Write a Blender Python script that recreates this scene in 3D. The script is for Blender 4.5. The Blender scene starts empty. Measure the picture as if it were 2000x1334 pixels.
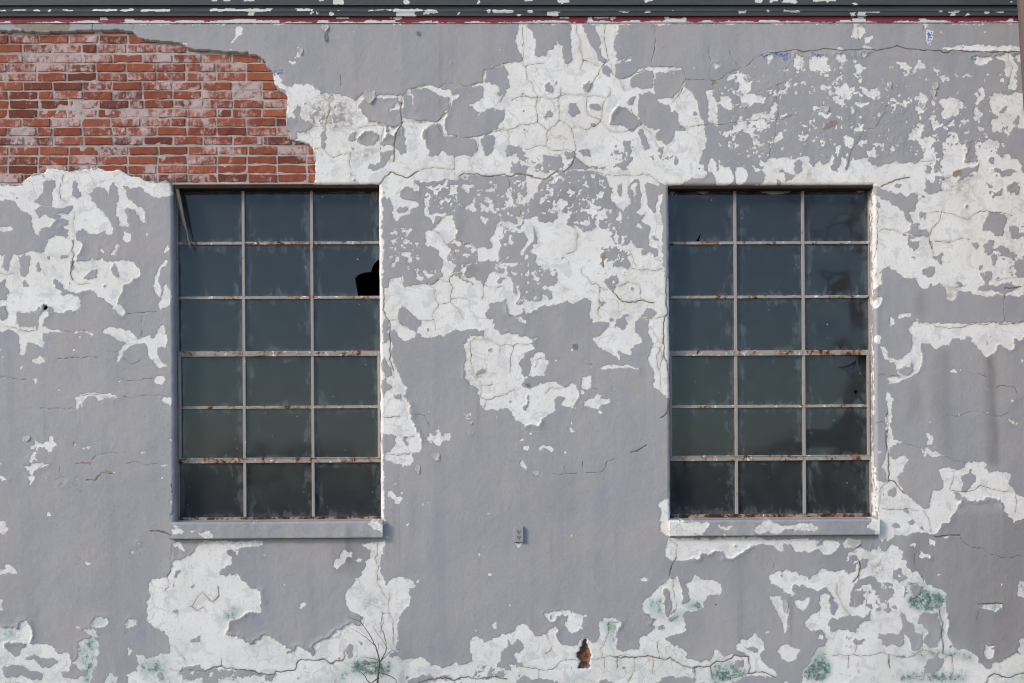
import bpy, bmesh, math, random
import numpy as np
from mathutils import Matrix, Vector
from mathutils.geometry import tessellate_polygon

random.seed(7)
scene = bpy.context.scene
COL = scene.collection
R = math.radians

# ------------------------------------------------------------------ camera
PXM = 265.0                      # photo pixels (2000 wide) per metre on the wall plane
DIST = 9.0
FPX = PXM * DIST
YAW, ROLL = R(0.86), R(0.36)
CAM = np.array((-0.135, -DIST, 1.6))
PPX, PPY = 1000.0, 936.0         # principal point in photo pixels
Fv = np.array((math.sin(YAW), math.cos(YAW), 0.0))
R0 = np.array((math.cos(YAW), -math.sin(YAW), 0.0))
U0 = np.array((0.0, 0.0, 1.0))
Rv = math.cos(ROLL) * R0 - math.sin(ROLL) * U0
Uv = math.cos(ROLL) * U0 + math.sin(ROLL) * R0
cam_d = bpy.data.cameras.new('camera')
cam = bpy.data.objects.new('camera', cam_d)
COL.objects.link(cam)
cam.matrix_world = Matrix(((Rv[0], Uv[0], -Fv[0], CAM[0]), (Rv[1], Uv[1], -Fv[1], CAM[1]),
                           (Rv[2], Uv[2], -Fv[2], CAM[2]), (0, 0, 0, 1)))
cam_d.sensor_width = 36.0
cam_d.lens = FPX * 36.0 / 2000.0
cam_d.shift_y = (PPY - 667.0) / 2000.0
cam_d.clip_end = 2000.0
scene.camera = cam

# ------------------------------------------------------------------ light
SUN_EL, SUN_AZ = R(26), R(-120)          # low soft sun from the left, in front of the wall
world = bpy.data.worlds.new('World')
scene.world = world
world.use_nodes = True
wn = world.node_tree
sky = wn.nodes.new('ShaderNodeTexSky')
sky.sky_type = 'NISHITA'
sky.sun_disc = False
sky.sun_elevation = SUN_EL
sky.sun_rotation = SUN_AZ
sky.air_density = 1.0
sky.dust_density = 0.8
sky.ozone_density = 1.1
wn.links.new(sky.outputs[0], wn.nodes['Background'].inputs[0])
wn.nodes['Background'].inputs[1].default_value = 0.15
sun_d = bpy.data.lights.new('sun', 'SUN')
sun_d.energy = 1.35
sun_d.angle = R(10)
sun_d.color = (1.0, 0.875, 0.735)
sun = bpy.data.objects.new('sun', sun_d)
COL.objects.link(sun)
sd = Vector((math.sin(SUN_AZ) * math.cos(SUN_EL), math.cos(SUN_AZ) * math.cos(SUN_EL), math.sin(SUN_EL)))
sun.rotation_euler = sd.to_track_quat('Z', 'Y').to_euler()
sun.location = (-6, -6, 6)
scene.view_settings.view_transform = 'Standard'
scene.view_settings.look = 'None'
scene.view_settings.exposure = 0.70
scene.view_settings.gamma = 1.0
scene.cycles.filter_width = 1.05

# ------------------------------------------------------------------ pixel <-> place
def ray(px, py):
    return Fv + (px - PPX) / FPX * Rv - (py - PPY) / FPX * Uv
def W(px, py, y=0.0):
    """point of the plane Y = y that the photo pixel shows"""
    d = ray(px, py)
    t = (y - CAM[1]) / d[1]
    p = CAM + t * d
    return Vector((p[0], y, p[2]))
def to_px(x, z, y=0.0):
    x = np.asarray(x, float); z = np.asarray(z, float)
    dx, dy, dz = x - CAM[0], y - CAM[1], z - CAM[2]
    zc = dx * Fv[0] + dy * Fv[1]
    xc = dx * Rv[0] + dy * Rv[1] + dz * Rv[2]
    yc = dx * Uv[0] + dy * Uv[1] + dz * Uv[2]
    return PPX + FPX * xc / zc, PPY - FPX * yc / zc

# ------------------------------------------------------------------ helpers
def tag(o, label=None, cat=None, group=None, kind=None):
    if label: o['label'] = label
    if cat: o['category'] = cat
    if group: o['group'] = group
    if kind: o['kind'] = kind
    return o
def empty(name, loc=(0, 0, 0)):
    o = bpy.data.objects.new(name, None)
    COL.objects.link(o)
    o.location = loc
    o.empty_display_size = 0.2
    return o
def link_mesh(name, me, mat=None, parent=None):
    o = bpy.data.objects.new(name, me)
    COL.objects.link(o)
    if mat is not None:
        for m in (mat if isinstance(mat, (list, tuple)) else [mat]):
            me.materials.append(m)
    if parent: o.parent = parent
    return o
def bm_obj(name, bm, mat, parent=None, smooth=False):
    me = bpy.data.meshes.new(name)
    bm.normal_update()
    bm.to_mesh(me); bm.free()
    if smooth:
        for p in me.polygons: p.use_smooth = True
    return link_mesh(name, me, mat, parent)
def box(bm, x0, x1, y0, y1, z0, z1, mi=0, bev=0.0):
    vs = [bm.verts.new((x, y, z)) for x in (x0, x1) for y in (y0, y1) for z in (z0, z1)]
    fs = [(0, 1, 3, 2), (4, 6, 7, 5), (0, 4, 5, 1), (2, 3, 7, 6), (0, 2, 6, 4), (1, 5, 7, 3)]
    faces = [bm.faces.new([vs[i] for i in f]) for f in fs]
    for f in faces: f.material_index = mi
    if bev > 0:
        es = {e for f in faces for e in f.edges}
        r = bmesh.ops.bevel(bm, geom=list(es), offset=bev, segments=2, affect='EDGES', profile=0.6)
        for f in r['faces']: f.material_index = mi
def tube(bm, pts, radii, seg=6, cap=True):
    rings = []
    n = len(pts)
    for i, p in enumerate(pts):
        a = pts[max(0, i - 1)]; b = pts[min(n - 1, i + 1)]
        t = (Vector(b) - Vector(a)).normalized()
        u = t.orthogonal().normalized() if i == 0 else (u - t * u.dot(t)).normalized()
        v = t.cross(u)
        rings.append([bm.verts.new(Vector(p) + (u * math.cos(2 * math.pi * k / seg) + v * math.sin(2 * math.pi * k / seg)) * radii[i]) for k in range(seg)])
    for i in range(n - 1):
        for k in range(seg):
            bm.faces.new((rings[i][k], rings[i][(k + 1) % seg], rings[i + 1][(k + 1) % seg], rings[i + 1][k]))
    if cap:
        bm.faces.new(rings[0][::-1]); bm.faces.new(rings[-1])

class NT:
    """tiny node-graph writer"""
    def __init__(s, name):
        s.m = bpy.data.materials.new(name)
        s.m.use_nodes = True
        s.t = s.m.node_tree
        s.t.nodes.clear()
        s.out = s.t.nodes.new('ShaderNodeOutputMaterial')
    def n(s, typ, **kw):
        nd = s.t.nodes.new(typ)
        for k, v in kw.items(): setattr(nd, k, v)
        return nd
    def put(s, sock, v):
        if hasattr(v, 'links') or isinstance(v, bpy.types.NodeSocket): s.t.links.new(v, sock)
        elif isinstance(v, (tuple, list)) and len(v) == 3 and sock.type == 'RGBA': sock.default_value = (*v, 1)
        else: sock.default_value = v
    def math(s, op, a, b=0.0, c=None, clamp=False):
        nd = s.n('ShaderNodeMath', operation=op, use_clamp=clamp)
        s.put(nd.inputs[0], a); s.put(nd.inputs[1], b)
        if c is not None: s.put(nd.inputs[2], c)
        return nd.outputs[0]
    def ramp(s, v, a, b, lo=0.0, hi=1.0, smooth=True):
        nd = s.n('ShaderNodeMapRange', interpolation_type='SMOOTHSTEP' if smooth else 'LINEAR')
        s.put(nd.inputs[0], v)
        for i, x in enumerate((a, b, lo, hi)): s.put(nd.inputs[i + 1], x)
        return nd.outputs[0]
    def mix(s, f, a, b, mode='MIX'):
        nd = s.n('ShaderNodeMix', data_type='RGBA', blend_type=mode)
        s.put(nd.inputs['Factor'], f)
        s.put(nd.inputs[6], a); s.put(nd.inputs[7], b)
        return nd.outputs[2]
    def attr(s, name):
        return s.n('ShaderNodeAttribute', attribute_name=name).outputs['Fac']
    def coord(s, scale=(1, 1, 1), which='Object'):
        c = s.n('ShaderNodeTexCoord').outputs[which]
        mp = s.n('ShaderNodeMapping')
        s.t.links.new(c, mp.inputs[0])
        mp.inputs['Scale'].default_value = scale
        return mp.outputs[0]
    def noise(s, scale, detail=4.0, rough=0.55, vec=None, dist=0.0):
        nd = s.n('ShaderNodeTexNoise')
        nd.inputs['Scale'].default_value = scale
        nd.inputs['Detail'].default_value = detail
        nd.inputs['Roughness'].default_value = rough
        nd.inputs['Distortion'].default_value = dist
        s.t.links.new(vec if vec is not None else s.coord(), nd.inputs['Vector'])
        return nd.outputs['Fac']
    def bump(s, h, strength=1.0, dist=0.01, nrm=None):
        nd = s.n('ShaderNodeBump')
        nd.inputs['Strength'].default_value = strength
        nd.inputs['Distance'].default_value = dist
        s.put(nd.inputs['Height'], h)
        if nrm is not None: s.t.links.new(nrm, nd.inputs['Normal'])
        return nd.outputs[0]
    def principled(s, col, rough=0.8, nrm=None, spec=0.3, metal=0.0):
        b = s.n('ShaderNodeBsdfPrincipled')
        s.put(b.inputs['Base Color'], col)
        s.put(b.inputs['Roughness'], rough)
        b.inputs['Specular IOR Level'].default_value = spec
        b.inputs['Metallic'].default_value = metal
        if nrm is not None: s.t.links.new(nrm, b.inputs['Normal'])
        return b.outputs[0]
    def done(s, sh):
        s.t.links.new(sh, s.out.inputs['Surface'])
        return s.m

# ------------------------------------------------------------------ traced wear of the wall
# Where the grey paint has come off the plaster. Each block: origin x, origin y, scale of its
# survey sheet; then lines "kind points".  w bare white plaster, g grey paint, s flaking zone,
# t tan render, b old blue paint, n algae, d dirt and painted shade below the sills, k darker grey streaks and patches, h broken to the brick
WEAR = '''
@ 0 0 3.994
w 140,160 330,150 560,170 800,155 1000,165 1340,170 1370,155 1560,180 1700,175 1900,160 2010,150 2010,185 1700,186 1300,184 1000,186 800,182 560,186
t 75,190 200,180 380,185 550,175 545,240 220,245 130,215
w 1790,330 1830,260 1840,210 1890,205 1890,250 1850,280 1810,330
w 1420,320 1470,320 1475,340 1430,338
w 1760,380 1800,375 1790,390
@ 500 0 3.994
w -10,165 300,172 480,160 540,160 900,165 960,160 1080,180 1060,195 990,182 560,184 300,183 -10,186
w 1100,172 1500,176 2010,176 2010,184 1500,184 1100,184
w 120,560 160,560 190,610 200,650 280,690 250,715 180,690 140,650
b 85,520 120,520 130,545 210,545 230,570 180,590 120,590
b 355,500 372,510 360,525
w 320,345 340,350 325,395 370,395 365,420 340,430 335,470 320,440
w 510,225 545,190 560,240 535,250
w 755,195 772,200 765,260 755,250
@ 0 0 1
w 558,178 573,164 608,165 630,184 663,184 693,198 713,180 735,188 758,183 785,187 803,173 840,165 856,173 876,173 910,169 943,160 948,135 981,125 1000,123 1020,120 1015,100 1005,83 1013,57 1015,47 1028,46 1038,60 1045,78 1043,113 1065,108 1088,84 1098,90 1100,113 1107,129 1118,110 1118,88 1118,47 1138,45 1145,68 1155,90 1165,110 1168,120 1180,125 1185,120 1175,107 1173,95 1173,70 1163,50 1173,45 1210,45 1208,63 1198,78 1200,100 1205,123 1198,140 1208,153 1228,150 1240,140 1265,130 1300,130 1330,132 1338,155 1340,170 1350,180 1362,205 1368,235 1375,245 1375,262 1378,285 1365,310 1355,340 1345,360 1300,366 1300,345 1185,345 1165,325 1140,322 1125,308 1106,332 1065,350 1025,341 995,343 920,340 895,344 868,337 810,345 780,344 765,336 745,362 616,362 614,315 610,290 580,277 562,262 557,235 561,200
w 1205,123 1233,111 1234,114 1215,124
@ 500 0 3.994
g 790,820 860,760 940,770 1100,760 1135,800 1080,810 1020,870 1070,860 1140,840 1140,960 1090,990 1000,970 880,950 830,890
g 1150,750 1210,740 1210,690 1340,690 1420,740 1500,760 1510,850 1410,950 1280,935 1150,910
w 1170,735 1240,740 1235,820 1215,820 1215,755
g 1530,690 1770,668 1770,760 1660,820 1740,880 1850,850 1950,860 1930,940 1880,1010 1690,1070 1490,1055 1470,960 1510,860 1530,800 1590,745 1530,740
g 1785,640 1793,545 1930,510 1970,570 1980,680 1930,770 1860,830 1930,740 1890,670
g 1310,1010 1400,970 1450,970 1470,1060 1720,1080 1720,1170 1680,1210 1540,1225 1450,1170 1400,1215 1350,1215 1320,1110 1300,1040
g 1750,1100 1800,1040 1860,1040 1870,1110 1840,1210 1780,1225
g 790,1070 840,1025 920,1030 970,1075 920,1130 850,1135 800,1110
g 980,1130 1020,1030 1090,1050 1080,1150 1010,1150
g 1090,1050 1140,970 1170,1060 1180,1190 1120,1215 1080,1140
g 970,1180 1080,1170 1060,1210 1000,1290 920,1330 870,1334 900,1290 970,1260
g 230,960 270,870 330,810 340,920 420,960 400,1050 330,1030 310,1090 250,1080
w 260,860 310,920 300,930 250,900
g 715,1060 780,1030 790,1100 730,1110
g 510,1050 550,1010 545,1150 515,1165
g 610,920 690,900 690,950 620,960
g 1950,1140 2000,1160 2000,1230
g 740,1150 775,1140 765,1175
d 440,740 650,730 760,830 800,1000 700,1030 400,1020 380,860 450,800
s18 440,740 650,730 760,830 800,1000 700,1030 400,1020 380,860 450,800
d 1180,960 1290,980 1230,1070 1190,1040
d 760,1170 960,1130 900,1250 760,1260
t 850,735 870,715 900,718 940,750 900,770 855,765
w 1000,500 1000,501 1001,501
@ 1000 0 3.994
w -10,168 80,160 360,175 480,168 620,176 900,170 1000,165 1200,140 1350,145 1360,175 1600,178 1760,165 1900,155 2010,165 2010,182 1600,186 1100,186 700,186 -10,186
g 250,660 280,650 325,690 310,730 265,700
g 545,680 590,635 630,650 600,720 565,720
g 700,520 740,515 780,550 770,590 710,585
g 270,880 300,860 325,890 295,935 260,930
g 430,830 450,795 500,800 530,880 480,900 430,880
g 615,820 640,795 690,820 680,860 620,860
g 600,960 640,960 635,990 600,990
g 770,960 790,870 830,815 920,870 980,930 1000,970 930,1030 880,980 780,980
g 895,790 920,745 960,750 960,810 920,835
g 910,630 930,600 1040,540 1100,550 1100,680 1040,695 930,680
g 1110,690 1120,570 1180,560 1240,545 1330,540 1350,600 1340,660 1290,740 1220,775 1150,770 1120,720
g 980,740 1060,720 1130,740 1150,800 1220,820 1240,880 1280,870 1300,900 1310,980 1380,1000 1360,1030 1270,1010 1260,1080 1210,1120 1130,1090 1110,1040 1160,1000 1060,1000 1000,960
g 980,1010 1020,1000 1050,1070 1070,1160 1030,1170 1000,1080
g 1060,1220 1110,1220 1100,1245
g 400,1195 490,1185 490,1240 420,1245
g 515,1175 580,1155 620,1215 540,1220
g 880,1090 930,1100 920,1170 950,1200 900,1300 850,1330 870,1200
g 120,185 250,185
s22 -10,1140 60,1150 240,1200 400,1240 480,1334 -10,1334
s20 760,1130 950,1130 940,1334 700,1334
s25 1130,1110 1290,1180 1290,1290 1180,1280
w 1510,720 1560,700 1590,780 1610,920 1590,970 1530,960 1530,820
w 1640,610 1720,580 1790,540 1830,620 1870,680 1850,730 1960,760 1960,790 1880,800 1870,840 1800,830 1780,770 1720,740 1710,710 1780,700 1760,640 1690,620
w 1610,760 1700,760 1700,830 1680,850 1640,810
b 1905,435 2000,402 1980,465 1930,455
t 1550,680 1560,635 1605,635
@ 1500 0 3.994
w -10,170 150,165 400,175 600,170 660,150 760,145 720,170 700,180 1130,182 1200,150 1240,180 1500,175 1850,175 1960,178 1960,186 1500,186 1000,185 700,188 400,186 -10,184
w 655,190 760,200 760,260 720,300 650,305 670,240
w 750,290 830,280 790,340 755,340
w 530,388 545,365 560,355 590,388
w 740,350 800,370 800,385 740,385
w 1280,370 1420,370 1450,360 1560,350 1660,350 1760,365 1930,350 1985,370 1985,400 1850,400 1760,400 1650,400 1500,395 1440,390
w 1230,230 1285,240 1290,300 1270,360 1235,350
b 1235,235 1285,240 1292,300 1270,360 1240,340
w 1215,150 1240,200 1230,240 1212,200
b -10,410 170,400 160,450 130,530 180,550 140,560 120,470 50,430
b 190,380 250,375 250,395
b 320,410 440,410 430,440 330,440
b 1580,430 1640,430 1620,480 1580,480
b 1480,370 1560,355 1550,385 1490,385
w -10,420 45,430 10,480 -10,480
w 220,420 260,450 300,520 260,570 210,600 220,540 210,500
w 330,450 450,430 450,500 490,550 420,545 340,540
w 530,430 620,425 615,475 540,460
w 660,440 685,440 675,480
w 735,420 760,425 740,450
w 660,530 720,500 745,570 720,650 760,690 840,690 875,745 830,775 750,740 710,670 690,600 660,660 670,590
w 395,680 430,670 560,680 600,640 660,700 640,770 610,840 540,820 470,750
w 400,870 500,860 510,890 440,920 400,900
w 420,770 450,760 440,830 420,850
w 560,560 600,600 570,610
w 200,655 235,655 210,675
w 1020,490 1080,480 1130,540 1190,465 1235,520 1170,550 1110,590 1060,580
w 1280,580 1310,520 1320,570
w 1360,600 1380,620 1360,640
w 1270,650 1310,640 1330,680 1290,700
w 1000,740 1040,740 1020,760
w 1590,440 1740,440 1740,470 1620,515 1600,490
w 1760,440 1860,420 1900,430 1950,510 1930,600 1950,640 1910,700 1870,680 1890,630 1850,560 1840,490
w 1920,430 1985,430 1985,490 1930,460
w 1630,690 1670,670 1700,750 1640,780 1630,830 1680,890 1640,940 1600,930 1610,790
w 1340,790 1420,755 1520,800 1500,840 1480,890 1380,920 1350,880 1390,850
w 1730,760 1760,735 1900,740 1930,710 2010,720 2010,1010 1930,990 1880,1020 1860,970 1820,1000 1820,1040 1770,1030 1740,960 1780,900 1720,860
g 1810,840 1850,840 1840,890 1810,890
g 1910,940 1950,900 1960,970 1920,975
w 1180,750 1210,735 1255,765 1220,785
w 1180,830 1235,830 1220,870 1150,860
w 1140,960 1200,960 1210,1000 1160,990
w 1260,910 1300,890 1360,960 1330,1000 1290,1020 1280,950
w 1420,940 1450,945 1440,975 1420,970
w 1340,985 1420,1010 1440,1030 1380,1010
w 1630,1010 1680,1010 1700,1055
w 1100,1040 1130,1000 1190,1020 1200,1090 1270,1060 1300,1090 1310,1180 1330,1230 1350,1230 1390,1100 1400,1020 1450,1020 1490,1120 1550,1200 1560,1334 1170,1334 1190,1260 1210,1190 1160,1100 1100,1080
w 1590,1190 1680,1110 1790,1080 1790,1150 1740,1200 1700,1250 1760,1240 1900,1210 1960,1270 1970,1334 1660,1334 1660,1240
w 890,1290 1000,1260 1110,1270 1160,1310 1160,1334 890,1334
w 690,990 750,950 740,1010 710,1030
w 595,1080 650,1060 680,1120 660,1160 610,1130
w 720,1110 770,1110 760,1150
w 770,1170 830,1170 850,1230 780,1220
w 520,1160 560,1140 545,1200
w 60,1050 110,1040 100,1080 30,1110
w 240,1060 270,1040 265,1090
w 290,1050 310,1060 300,1080
w 80,890 140,880 140,920 90,920
w -10,700 70,690 70,750 10,740
w 30,780 70,800 70,880 30,860
w -10,885 60,885 60,940 -10,930
w 940,640 965,640 965,690 945,680
s14 200,400 1300,420 1300,1180 200,1200
t 430,1000 490,930 560,940 500,990 440,1020
@ 1340 220 5.263
w 0,150 100,150 170,180 200,260 200,360 150,420 120,500 150,540 200,620 170,690 90,680 40,640 30,600 0,600
w 225,0 340,0 340,80 300,100 220,90
w 330,190 450,180 460,130 600,100 720,90 770,60 860,110 850,160 730,150 690,200 660,240 620,190 610,160 500,200 400,225 330,240
w 460,80 590,60 690,30 760,0 900,0 920,90 790,60 700,90 430,120
w 215,590 220,530 260,460 300,520 330,600 340,560 330,490 370,540 440,560 470,620 480,680 440,730 410,760 300,760 290,700 300,650 260,600 230,620
w 510,600 530,570 590,560 620,620 625,680 600,755 520,755 510,680
w 660,520 700,550 760,570 800,560 740,530 750,490 850,480 870,465 1000,460 1130,490 1160,460 1250,460 1270,510 1320,540 1380,480 1400,520 1460,500 1500,440 1550,500 1490,520 1490,580 1560,620 1570,560 1600,430 1660,480 1640,560 1660,600 1710,470 1830,460 1900,530 2000,570 2000,770 980,760 970,690 940,690 920,760 700,760 780,720 800,640 770,600 700,590
g 1100,600 1140,490 1190,470 1210,600 1130,640
g 950,570 1000,600 1110,650 1030,640 980,620
g 1020,650 1110,650 1090,700 1020,720
d 1200,560 1350,600 1350,700 1220,700
g -150,765 -40,755 0,700 40,690 150,690 230,640 290,720 290,765
d -150,765 0,720 280,720 280,770
w 940,220 990,205 970,260 900,300 880,270
w 1160,230 1200,210 1180,280
w 1370,300 1420,310 1390,390
w 1530,390 1570,345 1570,410
@ 860 200 6.667
g 830,740 865,690 865,560 940,570 1030,560 1040,620 960,710 1100,700 1130,760 1110,840 1200,900 1280,890 1290,780 1340,700 1500,690 1580,690 1600,760 1630,860 1560,890 1400,960 1150,940 930,930 910,800
w 880,730 1000,640 1100,690 1060,780 960,790 900,770
w 1370,820 1440,800 1400,910 1350,920
w 1130,720 1310,620 1340,750 1250,890 1120,850
s22 840,660 1100,640 1600,690 1640,850 1500,940 900,930
@ 1100 220 6.667
g 660,480 700,430 700,540 670,540
g 720,770 790,690 840,680 830,740 760,770
g 1245,480 1280,480 1340,540 1420,480 1470,520 1480,660 1440,680 1340,620 1260,590
g 430,710 570,680 530,770 450,780
@ 740 334 6.667
w -10,140 60,190 70,330 130,340 150,380 180,450 170,550 160,600 200,620 230,660 270,620 260,590 300,600 400,570 410,500 500,440 520,400 480,380 380,380 350,380 260,340 280,280 320,210 380,210 430,250 500,290 520,210 440,150 520,120 560,150 620,150 680,140 760,130 860,90 960,120 1050,90 1180,50 1180,-40 -10,-40
g 205,510 250,460 330,480 395,460 370,530 320,560
w 600,210 700,200 760,260 790,350 730,300 660,250
w 700,230 850,160 920,110 900,190 780,240
w 590,400 680,390 650,440 630,490 600,440
w 620,340 660,310 690,350 630,370
w 600,520 650,500 660,540 740,590 735,680 700,680 660,600 600,570
w 720,570 800,550 830,500 880,550 840,600 740,600
w 930,470 960,400 1020,395 1000,440 1010,510 970,540 930,520
w 860,360 890,320 930,380 890,395
w 950,320 985,280 980,330 955,345
w 1060,190 1160,170 1235,170 1230,210 1190,220 1150,285 1100,250
w 1060,100 1220,70 1200,130 1110,140
w 1120,450 1180,420 1250,460 1240,520 1190,535 1130,500
w 1320,450 1400,460 1480,420 1500,480 1500,520 1590,560 1580,600 1510,560 1420,540 1350,510
w 1390,380 1430,335 1460,380 1420,420
w 1420,160 1530,120 1520,180 1480,200 1430,190
w 1500,300 1580,320 1680,270 1660,340 1590,370 1560,420 1700,430 1700,460 1650,520 1610,510 1600,460 1530,440
w 1310,600 1350,590 1360,640 1400,620 1420,650 1380,690 1320,680
w 690,760 770,670 860,590 950,570 960,640 990,720 1010,800 1000,880 920,960 860,980 760,1040 690,1000 600,960 620,880 600,790 630,765
w 760,1050 860,970 930,1000 940,1060 880,1120 890,1180 960,1180 980,1260 950,1340 820,1340 810,1230 830,1140 770,1090
w 1530,700 1560,680 1690,680 1680,750 1610,760 1660,860 1570,880 1580,980 1550,1020 1540,1170 1490,1195 1440,1150 1350,1180 1280,1180 1260,1100 1280,1010 1340,985 1420,1000 1470,1020 1490,930 1440,920 1490,830
w 1820,660 1900,620 2010,610 2010,930 1950,930 1920,850 1860,740 1840,810 1760,810 1740,780 1830,740
w 1690,890 1740,890 1735,970 1700,950
w 1610,930 1660,930 1660,970 1620,980
w 1720,540 1780,520 1790,580 1720,590
w 1840,1010 1940,950 2010,980 2010,1080 1930,1140 1900,1090 1850,1110
g 1870,1060 1930,980 1980,1030 1900,1090
w 200,1130 235,1095 275,1150 250,1170 210,1160
w 310,1070 400,1050 460,1090 340,1120
w 1480,1245 1590,1200 1640,1130 1680,1100 1670,1130 1620,1190 1600,1220 1720,1300 1650,1320 1560,1240
w 1860,380 1960,290 1940,200 2000,120 2010,340 1920,390
s20 100,700 450,700 600,1000 560,1340 80,1340
s22 560,250 1000,120 1900,90 2000,560 1700,1000 1500,650 900,520 560,600
s26 920,880 1300,930 1280,1334 960,1334 920,1000
s20 1450,1180 1990,1100 1990,1334 1450,1334
k 1000,1210 1250,1200 1300,1334 1040,1334
k 1000,640 1080,640 1090,840 1020,860
@ 1030 334 6.667
w -10,-30 2000,-30 2000,130 1870,180 1820,190 1700,170 1700,210 1600,170 1540,155 1510,190 1540,260 1570,340 1570,450 1620,530 1670,540 1690,400 1690,330 1750,300 1785,330 1760,390 1735,480 1730,560 1745,680 1750,800 1740,880 1760,1000 1760,1340 400,1340 370,1300 330,1280 200,1280 160,1230 100,1190 140,1110 80,1080 60,1020 0,990 -10,940 60,910 130,900 100,760 90,700 0,690 -10,610 60,600 120,570 150,650 230,680 330,670 410,600 420,560 550,540 570,610 510,670 550,720 600,750 650,720 690,740 730,770 830,770 900,720 1000,750 1050,790 1000,600 400,500 100,500 -10,400
g 250,110 480,0 900,10 1000,70 1080,180 1070,290 1110,370 1180,490 1250,510 1330,410 1300,250 1330,180 1400,100 1440,130 1480,300 1460,480 1410,520 1480,580 1540,550 1480,640 1580,720 1590,830 1600,950 1530,1020 1420,1000 1380,950 1340,890 1300,970 1150,960 1120,880 1100,780 1050,770 900,720 830,770 700,740 620,730 560,720 520,670 570,600 550,540 420,560 330,670 230,680 150,650 120,570 0,600 -10,400 80,340 140,180
w 1150,810 1200,850 1260,820 1240,880 1290,940 1180,950 1120,910
w 1400,730 1440,660 1510,760 1450,750
w 970,460 1060,500 1110,560 1090,610 1040,590 970,540
w 1130,660 1190,530 1210,580 1160,660
w 680,550 730,510 840,460 830,520 760,570
w 350,370 420,420 520,380 520,430 460,470 350,460
w 610,340 690,290 670,330 620,350
w 530,270 620,250 640,280 580,300
w 600,150 640,140 690,190 620,170
w 280,230 350,230 320,280
w 1050,720 1190,720 1180,750 1080,770
w 740,650 820,640 810,700 740,680
w 880,460 930,460 920,500 880,500
w 1360,170 1420,150 1400,300 1390,420 1370,300
w 600,20 700,0 690,50 640,50
w 260,190 330,100 400,80 390,150 300,190
w 10,70 100,60 140,150 100,260 40,380 -10,380
s22 250,110 480,0 900,10 1000,70 1060,180 990,380 1000,560 560,540 150,600 0,560 0,380
s24 560,560 1100,500 1300,560 1340,890 1150,960 900,720 560,720
g 1180,180 1230,170 1250,230 1220,350 1180,310
g 1620,840 1650,830 1700,890 1680,910 1620,890
g 1470,1070 1560,970 1710,1010 1700,1110 1670,1120 1610,1040 1540,1095
g 960,1050 1010,980 1100,1000 1200,1010 1330,1060 1340,1100 1290,1130 1330,1250 1290,1340 1150,1340 1100,1270 960,1250
s26 950,980 1340,1000 1340,1334 950,1334
g 30,930 120,890 140,940 60,960
g 0,1000 50,1030 0,1060
g 0,1060 60,1060 140,1110 100,1190 170,1240 160,1290 360,1260 370,1340 0,1340
g 1745,380 1800,200 1850,210 1850,1300 1765,1300 1755,1000 1745,880 1750,700 1732,520
t 970,1060 1010,1050 1000,1250 980,1250
k 990,250 1080,190 1070,330 1180,500 1100,480 1010,420
@ 740 524 6.667
w 60,270 140,270 140,150 280,120 320,95 320,200 340,240 440,220 520,200 680,210 800,130 830,20 960,20 980,80 1200,110 1320,150 1370,210 1440,100 1500,60 1620,60 1760,130 1750,300 1720,400 1690,500 1640,410 1560,420 1450,460 1430,510 1370,570 1390,650 1400,800 700,800 300,500 60,600
w 1640,410 1760,300 1850,380 2010,380 2010,545 1930,580 1890,530 1800,600 1770,610 1700,570 1660,480
g 1550,160 1580,115 1650,130 1640,180 1560,200
w 600,60 720,80 680,140 620,110
w 440,30 500,20 490,110
s22 980,0 1380,0 1340,200 1200,110 1020,90
s18 1500,0 2000,0 2000,420 1760,420 1700,130
s18 560,0 820,0 780,140 600,180
g 1000,120 1100,120 1250,190 1240,210 1120,160
s20 1700,360 2000,350 2000,520 1740,520
k 1000,0 1350,0 1300,120 1100,60
@ 1030 524 6.667
w 420,-10 1780,-10 1780,130 1870,130 1870,1400 1650,1340 1580,1180 1610,1010 1600,880 1570,760 1580,680 1480,640 1400,730 1420,840 1500,890 1480,960 1400,1010 1330,1120 1230,1100 1200,1040 1170,1090 1200,1180 1170,1210 1140,1120 950,1050 855,920 1000,820 1010,790 1000,700 830,710 815,600 830,440 770,400 690,420 600,460 530,430 420,470 220,490 0,570 -10,330 300,330
g 290,240 340,330 330,400 270,420 240,370
g 1000,150 1180,100 1200,200 1110,290 1050,250
g 930,460 950,400 1000,440 1080,420 960,480
g 1140,770 1160,670 1230,640 1260,590 1340,590 1330,610 1270,630 1310,670 1290,760 1230,805 1200,770
g 1480,640 1520,560 1560,515 1650,510 1685,560 1650,640 1570,660 1540,640
g 1000,720 1050,700 1065,760 1010,800
g 1400,720 1430,690 1590,670 1570,760 1600,880 1620,960 1600,1100 1580,1180 1650,1340 1380,1340 1340,1140 1400,1020 1490,960 1500,890 1420,840
s22 -10,0 450,0 420,200 250,420 -10,500
s24 940,-10 1320,-10 1300,160 1100,290 950,100
w 950,1280 1100,1260 1300,1270 1450,1330 1300,1310 1110,1300 1000,1310
@ 0 334 3.994
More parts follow.
